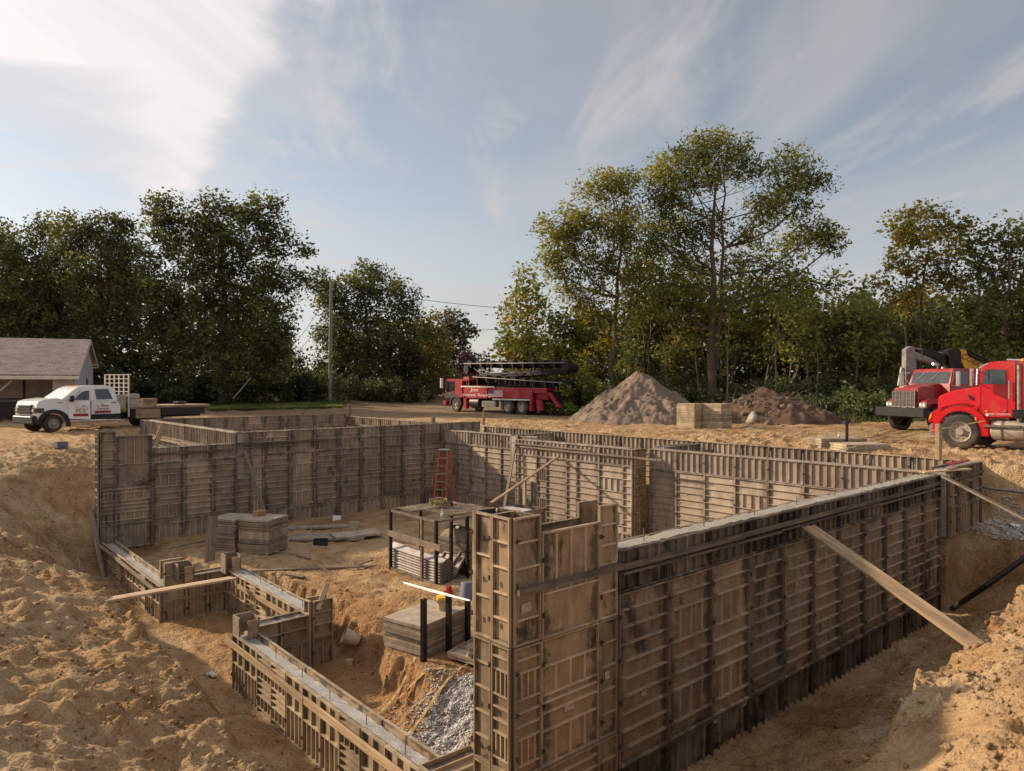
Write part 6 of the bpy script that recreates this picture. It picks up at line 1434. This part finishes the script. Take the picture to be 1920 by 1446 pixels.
def tree(name, label, trunk_px, base_y, Y, lobes, leaf, seed, trunk_r=.22, size=.30, dens=1.0, top_y=None, group=None, bark='bark', lean=0, aspect=.55, blob=.42, second=None, droop=.3, forks=1, swell=1.0):
    """lobes: (px, py, rx, ry) as seen from the camera at distance Y; built as ellipsoids of boughs at real size"""
    global TREE_LEAVES
    r = np.random.default_rng(seed); k = Y/FPX
    base = atd(trunk_px, base_y, Y); base.z = gz(base.x, base.y)-.1
    o = empty(name, base); tag(o, label, 'tree', group)
    right = np.array([.7533, -.6577, 0]); fwd = np.array([.6577, .7533, 0]); up = np.array([0, 0, 1.0])
    lob = []
    for (px, py, rx, ry) in lobes:
        dY = r.uniform(-.5, .5)*rx*k*1.2; c = np.array(atd(px, py, Y+dY)); lob.append((c-np.array(base), rx*k*swell, max(rx, ry)*k*.85*swell, ry*k*swell**1.6))
    zt = max(q[0][2] for q in lob); zl = min(q[0][2]-q[3] for q in lob)
    top = lob[int(np.argmax([q[0][2] for q in lob]))][0]
    wood = MB(); nodes = []
    nseg = 9; H = top[2]*.92
    for f in range(forks):
        off = np.array([r.normal(0, .9), r.normal(0, .9), 0])*(f > 0)
        tp = []; rad = []
        for i in range(nseg+1):
            t = i/nseg; wob = np.array([r.normal(0, .10), r.normal(0, .10), 0])*(1 if 0 < i else 0)
            p = np.array([top[0]*t**1.6, top[1]*t**1.6, H*t])+wob+off*min(1, t*2); tp.append(p); rad.append(trunk_r*((1-t)**.8*.93+.07)*(1.25 if i == 0 else 1)*(1 if f == 0 else .7)); nodes.append((p, rad[-1]))
        wood.tube(tp, rad, 8)
    C = []; C2 = []
    for (c, rx, ryd, rz) in lob:
        # limb from the trunk to the heart of the lobe, twigs on to each bough
        cand = [q for q in nodes if q[0][2] < c[2]-.15*abs(c[2]-0) and q[0][2] > c[2]*.25] or nodes[:4]
        st, sr = cand[int(np.argmin([np.linalg.norm(q[0]-c)+abs((c[2]-q[0][2])-.6*np.linalg.norm((q[0]-c)[:2])) for q in cand]))]
        mid = st*.5+c*.5+np.array([r.normal(0,.2), r.normal(0,.2), -.12*np.linalg.norm(c-st)])
        r0 = min(sr*.7, .035+.03*np.linalg.norm(c-st)**.7)
        wood.tube([st, mid, c], [r0, r0*.7, r0*.4], 6)
        nodes.append((mid, r0*.7)); nodes.append((c, r0*.4))
        nb = int(max(6, 15*(rx*rz)**.75*dens**.4))
        d = r.normal(0, 1, (nb, 3)); d /= np.linalg.norm(d, axis=1)[:, None]; rad = (.35+.65*r.random(nb)**.6)[:, None]
        q = c+(right*(d[:, :1]*rx)+fwd*(d[:, 1:2]*ryd)+up*(d[:, 2:]*rz))*rad
        for bp in q:
            if r.random() < .75: wood.tube([c, (c+bp)/2+r.normal(0,.08,3), bp], [r0*.36, r0*.22, .008], 4, caps=False)
        nl = int(rx*rz*430*dens*(.30/size)**1.6)
        w = r.integers(0, nb, nl); sp = blob*(.75+.5*r.random(nb))[w][:, None]
        pts = q[w]+np.clip(r.normal(0, 1, (nl, 3)), -1.9, 1.9)*sp*np.array([1, 1, .78])
        if second is not None:
            m2 = (r.random(nb) < second[1])[w]; C2.append(pts[m2]); pts = pts[~m2]
        C.append(pts)
    wood.build('trunk', M[bark], o, True)
    C = np.concatenate(C); TREE_LEAVES += len(C)
    link('crown', leaves_mesh('crown', C, None, size, LV[leaf], r, aspect, droop), o)
    if second is not None:
        C2 = np.concatenate(C2); TREE_LEAVES += len(C2); cr = link('crown', leaves_mesh('crown', C2, None, size, LV[second[0]], r, aspect, droop), o)
    return o
gL, gR = 'big trees on the left', 'trees on the right'
tree('maple_tree', 'dark tree at the far left edge behind the shed roof', 10, 745, 58, [(15,470,60,60),(-40,500,70,90),(40,540,70,80),(-10,610,80,80),(60,620,70,70),(30,690,90,50),(80,440,35,35),(-70,600,60,100)], 'maple', 1, .32, .29, 1.05, group=gL, second=('dark', .4))
tree('maple_tree', 'broad dark tree behind the shed, second from the left edge', 175, 745, 56, [(150,450,50,40),(205,450,55,45),(120,520,60,60),(190,530,70,70),(240,510,40,60),(130,610,70,70),(210,620,70,70),(160,690,90,45),(240,690,50,45),(225,425,25,20),(115,425,25,25)], 'maple', 2, .34, .29, 1.05, group=gL, second=('dark', .5))
tree('oak_tree', 'largest dark tree of the left group, its right boughs reaching towards the pole', 420, 745, 54, [(310,400,38,32),(305,450,45,45),(360,440,55,50),(420,400,50,38),(485,395,45,34),(440,455,75,55),(515,445,42,38),(350,520,75,60),(455,540,80,65),(530,520,42,42),(560,465,26,18),(300,590,45,55),(380,610,80,70),(480,630,60,60),(530,590,26,40),(320,680,70,50),(420,690,80,50),(500,690,45,40),(510,640,35,30),(285,520,28,40)], 'maple', 3, .42, .29, 1.0, group=gL, second=('dark', .45))
tree('maple_tree', 'dense rounded tree right of the utility pole', 690, 748, 68, [(680,520,42,34),(645,560,48,45),(715,545,42,40),(750,570,36,42),(610,545,28,32),(625,620,40,55),(690,620,60,60),(752,640,42,55),(640,690,50,45),(710,700,60,40),(765,700,30,40),(590,525,20,20)], 'dark', 4, .30, .32, .95, second=('maple', .45), group='middle trees')
tree('maple_tree', 'bushy yellow-green tree at the right of the middle group', 808, 750, 70, [(800,610,32,28),(820,650,32,42),(790,670,35,45),(825,700,30,40),(800,720,40,26)], 'yellow', 5, .2, .36, .9, second=('maple', .5), group='middle trees')
tree('ash_tree', 'russet-topped tree behind the middle group', 855, 742, 88, [(845,600,30,20),(868,620,24,28),(848,640,32,30),(862,672,28,30)], 'rust', 6, .2, .42, .9, second=('dark', .4), group='middle trees')
tree('plum_tree', 'small dark purple tree left of the pump truck boom', 878, 742, 80, [(878,690,24,30),(870,715,28,24)], 'purple', 7, .13, .34, .9, group='middle trees')
tree('plum_tree', 'small reddish tree just above the pump truck cab', 906, 742, 84, [(906,690,18,26),(906,720,24,20)], 'rust', 8, .12, .34, .8, second=('purple', .6), group='middle trees')
tree('young_tree', 'bright bushy tree behind the utility pole at its left', 565, 748, 72, [(560,680,34,26),(575,720,34,26),(545,715,28,26)], 'bright', 9, .12, .34, .7, second=('bush', .5), group='middle trees')
tree('walnut_tree', 'slim light tree at the left end of the right-hand wood', 992, 745, 52, [(990,545,30,40),(965,600,28,40),(1010,600,35,45),(1000,660,42,45),(960,670,28,40),(1025,690,40,40),(985,515,18,18),(945,640,16,20)], 'bright', 10, .15, .34, .72, group=gR, second=('yellow', .45))
tree('walnut_tree', 'tall walnut tree behind the tip of the pump boom, bare fork showing', 1146, 742, 49, [(1140,350,42,24),(1172,352,28,28),(1110,365,26,18),(1060,420,46,26),(1105,430,46,28),(1150,415,40,32),(1185,430,30,32),(1040,450,26,28),(1075,480,36,26),(1030,500,24,22),(1120,500,36,30),(1175,490,36,36),(1060,530,26,28),(1195,550,34,40),(1105,560,36,30)], 'walnut', 11, .22, .30, 1.1, bark='bark', group=gR, aspect=.36, blob=.38, droop=.6, swell=1.16, second=('yellow', .2))
tree('walnut_tree', 'tallest spreading walnut tree of the right-hand wood', 1335, 742, 47, [(1340,268,42,18),(1375,278,28,20),(1300,285,30,20),(1270,310,36,26),(1320,310,46,28),(1240,335,32,30),(1385,310,34,24),(1300,350,40,28),(1240,385,36,34),(1420,320,18,16),(1480,300,26,24),(1515,325,30,26),(1540,345,20,16),(1475,350,36,28),(1440,380,34,26),(1495,390,32,24),(1275,420,40,34),(1340,420,26,28),(1225,440,26,30),(1410,430,34,28),(1530,440,34,24),(1560,462,22,24),(1495,460,40,24),(1280,480,46,34),(1440,500,44,28),(1360,500,40,30),(1250,540,40,36)], 'walnut', 12, .30, .30, 1.1, bark='bark', group=gR, aspect=.36, blob=.38, droop=.6, swell=1.16, forks=2, second=('maple', .25))
tree('maple_tree', 'golden-tipped airy tree above the two red trucks', 1722, 745, 46, [(1705,415,34,26),(1745,395,32,22),(1680,440,28,24),(1730,435,40,30),(1770,430,26,24),(1690,490,32,28),(1740,500,42,34),(1800,420,20,24),(1790,460,28,32),(1650,530,26,16),(1700,560,40,34),(1770,540,36,40)], 'yellow', 13, .16, .28, .85, group=gR, second=('maple', .35), blob=.34, forks=2)
tree('maple_tree', 'dense dark green tree at the right edge above the tractor cab', 1880, 745, 43, [(1845,455,36,30),(1890,440,30,26),(1925,455,40,36),(1860,510,46,40),(1915,530,46,50),(1840,570,46,45),(1900,610,60,50),(1830,640,46,45),(1880,690,70,45),(1960,600,50,80)], 'maple', 14, .24, .30, .8, group=gR, second=('bright', .25))
# understorey
und = [(1060,640,'bright','yellow-green understorey tree behind the tail of the pump truck',[(1060,600,36,34),(1045,650,38,40),(1080,660,36,44),(1060,710,46,34),(1100,620,26,34)]),
 (1120,680,'yellow','yellowing thicket left of the tall soil heap',[(1110,680,30,40),(1085,720,34,26),(1130,720,34,30),(1125,640,26,30)]),
 (1200,660,'maple','understorey tree directly behind the tall soil heap',[(1200,600,46,42),(1230,640,44,44),(1190,670,40,40),(1230,700,50,36),(1250,600,36,40)]),
 (1290,650,'yellow','yellowing understorey tree between the two tall walnuts',[(1280,570,40,36),(1300,610,44,36),(1270,650,34,36),(1330,600,34,36),(1290,690,36,30)]),
 (1370,660,'walnut','understorey tree at the foot of the tallest walnut',[(1390,560,46,36),(1370,610,40,36),(1420,620,44,40),(1390,665,40,34),(1440,580,36,36)]),
 (1480,660,'maple','shaded understorey tree right of the tallest walnut',[(1490,560,46,36),(1500,610,50,40),(1460,640,40,40),(1520,650,40,40),(1540,590,36,36),(1560,530,26,20)]),
 (1215,600,'walnut','tall leafy understorey tree between the tall walnut and the tallest one',[(1225,480,34,30),(1200,520,36,34),(1245,530,36,32),(1215,570,40,34)]),
 (1310,600,'walnut','leafy tree filling the crown gap left of the tallest walnut trunk',[(1300,520,36,30),(1320,555,40,30),(1275,545,30,28)]),
 (1430,600,'maple','leafy tree filling the crown gap right of the tallest walnut trunk',[(1420,540,36,28),(1455,555,36,30),(1400,580,36,30),(1500,530,30,24)]),
 (1590,660,'dark','dark understorey tree in the dip of the wood line',[(1580,590,40,34),(1620,600,40,34),(1590,640,50,40),(1640,650,40,40),(1560,680,44,36)]),
 (1680,660,'maple','dark understorey tree behind the grille of the old truck',[(1680,610,46,38),(1720,620,44,40),(1690,660,50,40),(1740,670,40,36),(1650,690,44,36)]),
 (1790,660,'dark','dark understorey tree behind the crane boom',[(1790,600,46,40),(1830,600,40,40),(1790,650,50,40),(1840,660,44,36)])]
for k, (px, py, lf, lab, lobes) in enumerate(und):
    tree('understorey_tree', lab, px, 748, 53+1.5*(k % 3), lobes, lf, 40+k, .11, .36, .72, group='understorey trees', second=('bush', .35) if lf != 'dark' else ('maple', .3), forks=2, bark='bark_pale')
# slim bare stems standing at the edge of the wood
for k, (px, y0, pt_, y1, Y, rr) in enumerate(((1452,738,1462,560,46,.09),(1525,745,1508,560,45,.08),(1532,748,1530,600,44,.06),(1606,745,1600,570,43,.08),(1362,735,1368,560,45,.06),(1310,738,1305,560,46,.07),(1475,740,1490,600,47,.06),(1640,745,1650,590,43,.05),(1180,740,1175,590,47,.06),(1250,738,1245,580,47,.05))):
    p0 = atd(px, y0, Y); p0.z = gz(p0.x, p0.y)-.1; p1 = atd(pt_, y1, Y+.6); o = empty('tree_stem', p0)
    tag(o, ['pale leaning stem','slim dark stem','thin stem','grey-barked slim stem','thin straight stem','crooked slim stem','thin dark stem','thinnest stem','slim stem','thin bent stem'][k]+' at the wood edge, '+['first','fourth','fifth','eighth','third','second','seventh','ninth','leftmost','tenth'][k]+' of ten', 'tree stem', 'slim stems at the wood edge')
    d = p1-p0; mid = d*.5+Vector((random.uniform(-.2,.2), random.uniform(-.2,.2), 0))
    MB().tube([(0,0,0), tuple(d*.25+Vector((random.uniform(-.12,.12),random.uniform(-.12,.12),0))), tuple(mid), tuple(d*.75+mid*.08), tuple(d)], [rr*.85, rr*.75, rr*.65, rr*.5, rr*.35], 7).build('stem', M['bark' if k % 2 else 'bark_pale'], o, True)
    r2 = np.random.default_rng(k+5); q = np.array(d)+r2.normal(0, .7, (260, 3)); q2 = np.array(mid)+r2.normal(0, .5, (90, 3))+np.array([0,0,.9]); link('crown', leaves_mesh('crown', np.concatenate([q, q2]), None, .3, LV['walnut'], r2), o)
# bushes
def bush(label, px, py, Y, rx, h, leaf, seed, size=.2, dens=1):
    r = np.random.default_rng(seed); p = atd(px, py, Y); p.z = gz(p.x, p.y); o = empty('bush', p); tag(o, label, 'bush', 'bushes at the wood edge')
    nb = int(10+14*rx); c = np.stack([r.normal(0, rx*.5, nb), r.normal(0, rx*.4, nb), np.abs(r.normal(.45, .25, nb))*h], -1); n = int(900*rx*h*dens); w = r.integers(0, nb, n)
    link('foliage', leaves_mesh('foliage', c[w]+r.normal(0, .24, (n, 3)), None, size, LV[leaf], r), o)
    b = MB()
    for q in c[:12]: b.tube([(q[0]*.2, q[1]*.2, 0), tuple(q)], [.025, .008], 4)
    b.build('stems', M['bark'], o)
for k, (px, py, Y, rx, h, lf, lab) in enumerate(((520,748,58,3.4,3.4,'dark','dark bush under the far house'), (585,748,60,2.6,2.6,'bush','green bush just left of the utility pole'), (440,748,56,4,2.2,'dark','wide dark bush below the largest left tree'), (330,748,55,4,2.4,'dark','dark bush behind the rack of the pickup'), (240,750,54,3.4,2.6,'dark','dark bush right of the shed gable'),
     (680,752,64,3.4,1.8,'dark','dark bush below the rounded middle tree'), (760,752,64,3.2,2.0,'dark','dark bush left of the white car'), (1090,760,47,2.4,2.6,'bright','bright leafy bush behind the tail of the pump truck'), (1130,755,47.5,2.2,1.8,'bush','green bush at the left foot of the soil heap'), (1530,770,42,2.0,1.2,'bush','low bush right of the dark rubble heap'), (1590,772,40,2.2,1.4,'bush','middle of the low bushes behind the low pile of boards'), (1645,770,39,1.8,1.2,'bush','low bush left of the old truck bumper'), (1560,755,45,2.6,2.0,'dark','taller dark bush behind the low bushes'), (1310,745,48,3,2,'dark','dark bush behind the panel blocks'), (1240,742,49,3,2.4,'dark','dark bush behind the tall soil heap'), (1400,742,48,3,1.8,'dark','dark bush behind the rubble heap'), (1480,748,47,3,2.2,'dark','dark bush right behind the rubble heap'), (1680,752,44,3.4,2.2,'dark','dark bush behind the old truck'), (1790,752,43,3.4,2.4,'dark','dark bush behind the crane'), (1890,752,42,3.4,2.6,'dark','dark bush behind the tractor cab'), (20,760,53,4,2.2,'dark','dark bush behind the shed'))):
    bush(lab, px, py, Y, rx, h, lf, 60+k, .24)
# far wood that closes the view behind everything
def far_wood():
    r = np.random.default_rng(99); Cs = []
    def strip(px0, px1, Y, ytop, n):
        px = r.uniform(px0, px1, n); YY = Y+r.normal(0, 3.5, n); t = r.random(n); 
        top = ytop+14*np.sin(px*.05)+10*np.sin(px*.13+1); py = 752+(top-752)*t**.8
        x = (px-960)/FPX*YY; Cs.append(np.stack([x*CA[0]+YY*CA[1], x*CB[0]+YY*CB[1], CZ-(py-HY)/FPX*YY], -1))
    strip(-260, 300, 78, 520, 15000); strip(300, 520, 78, 560, 6000); strip(500, 640, 100, 700, 4500); strip(620, 840, 92, 610, 7000); strip(830, 960, 105, 706, 4500); strip(950, 1100, 76, 640, 6000); strip(1080, 1640, 70, 585, 24000); strip(1600, 2200, 64, 560, 24000)
    C = np.concatenate(Cs); o = link('far_wood', leaves_mesh('far_wood', C, None, .62, LV['dark'], r)); tag(o, 'dark mass of further woodland closing the gaps between the trees', 'woodland', kind='stuff')
far_wood()
print('TREE LEAVES', TREE_LEAVES)
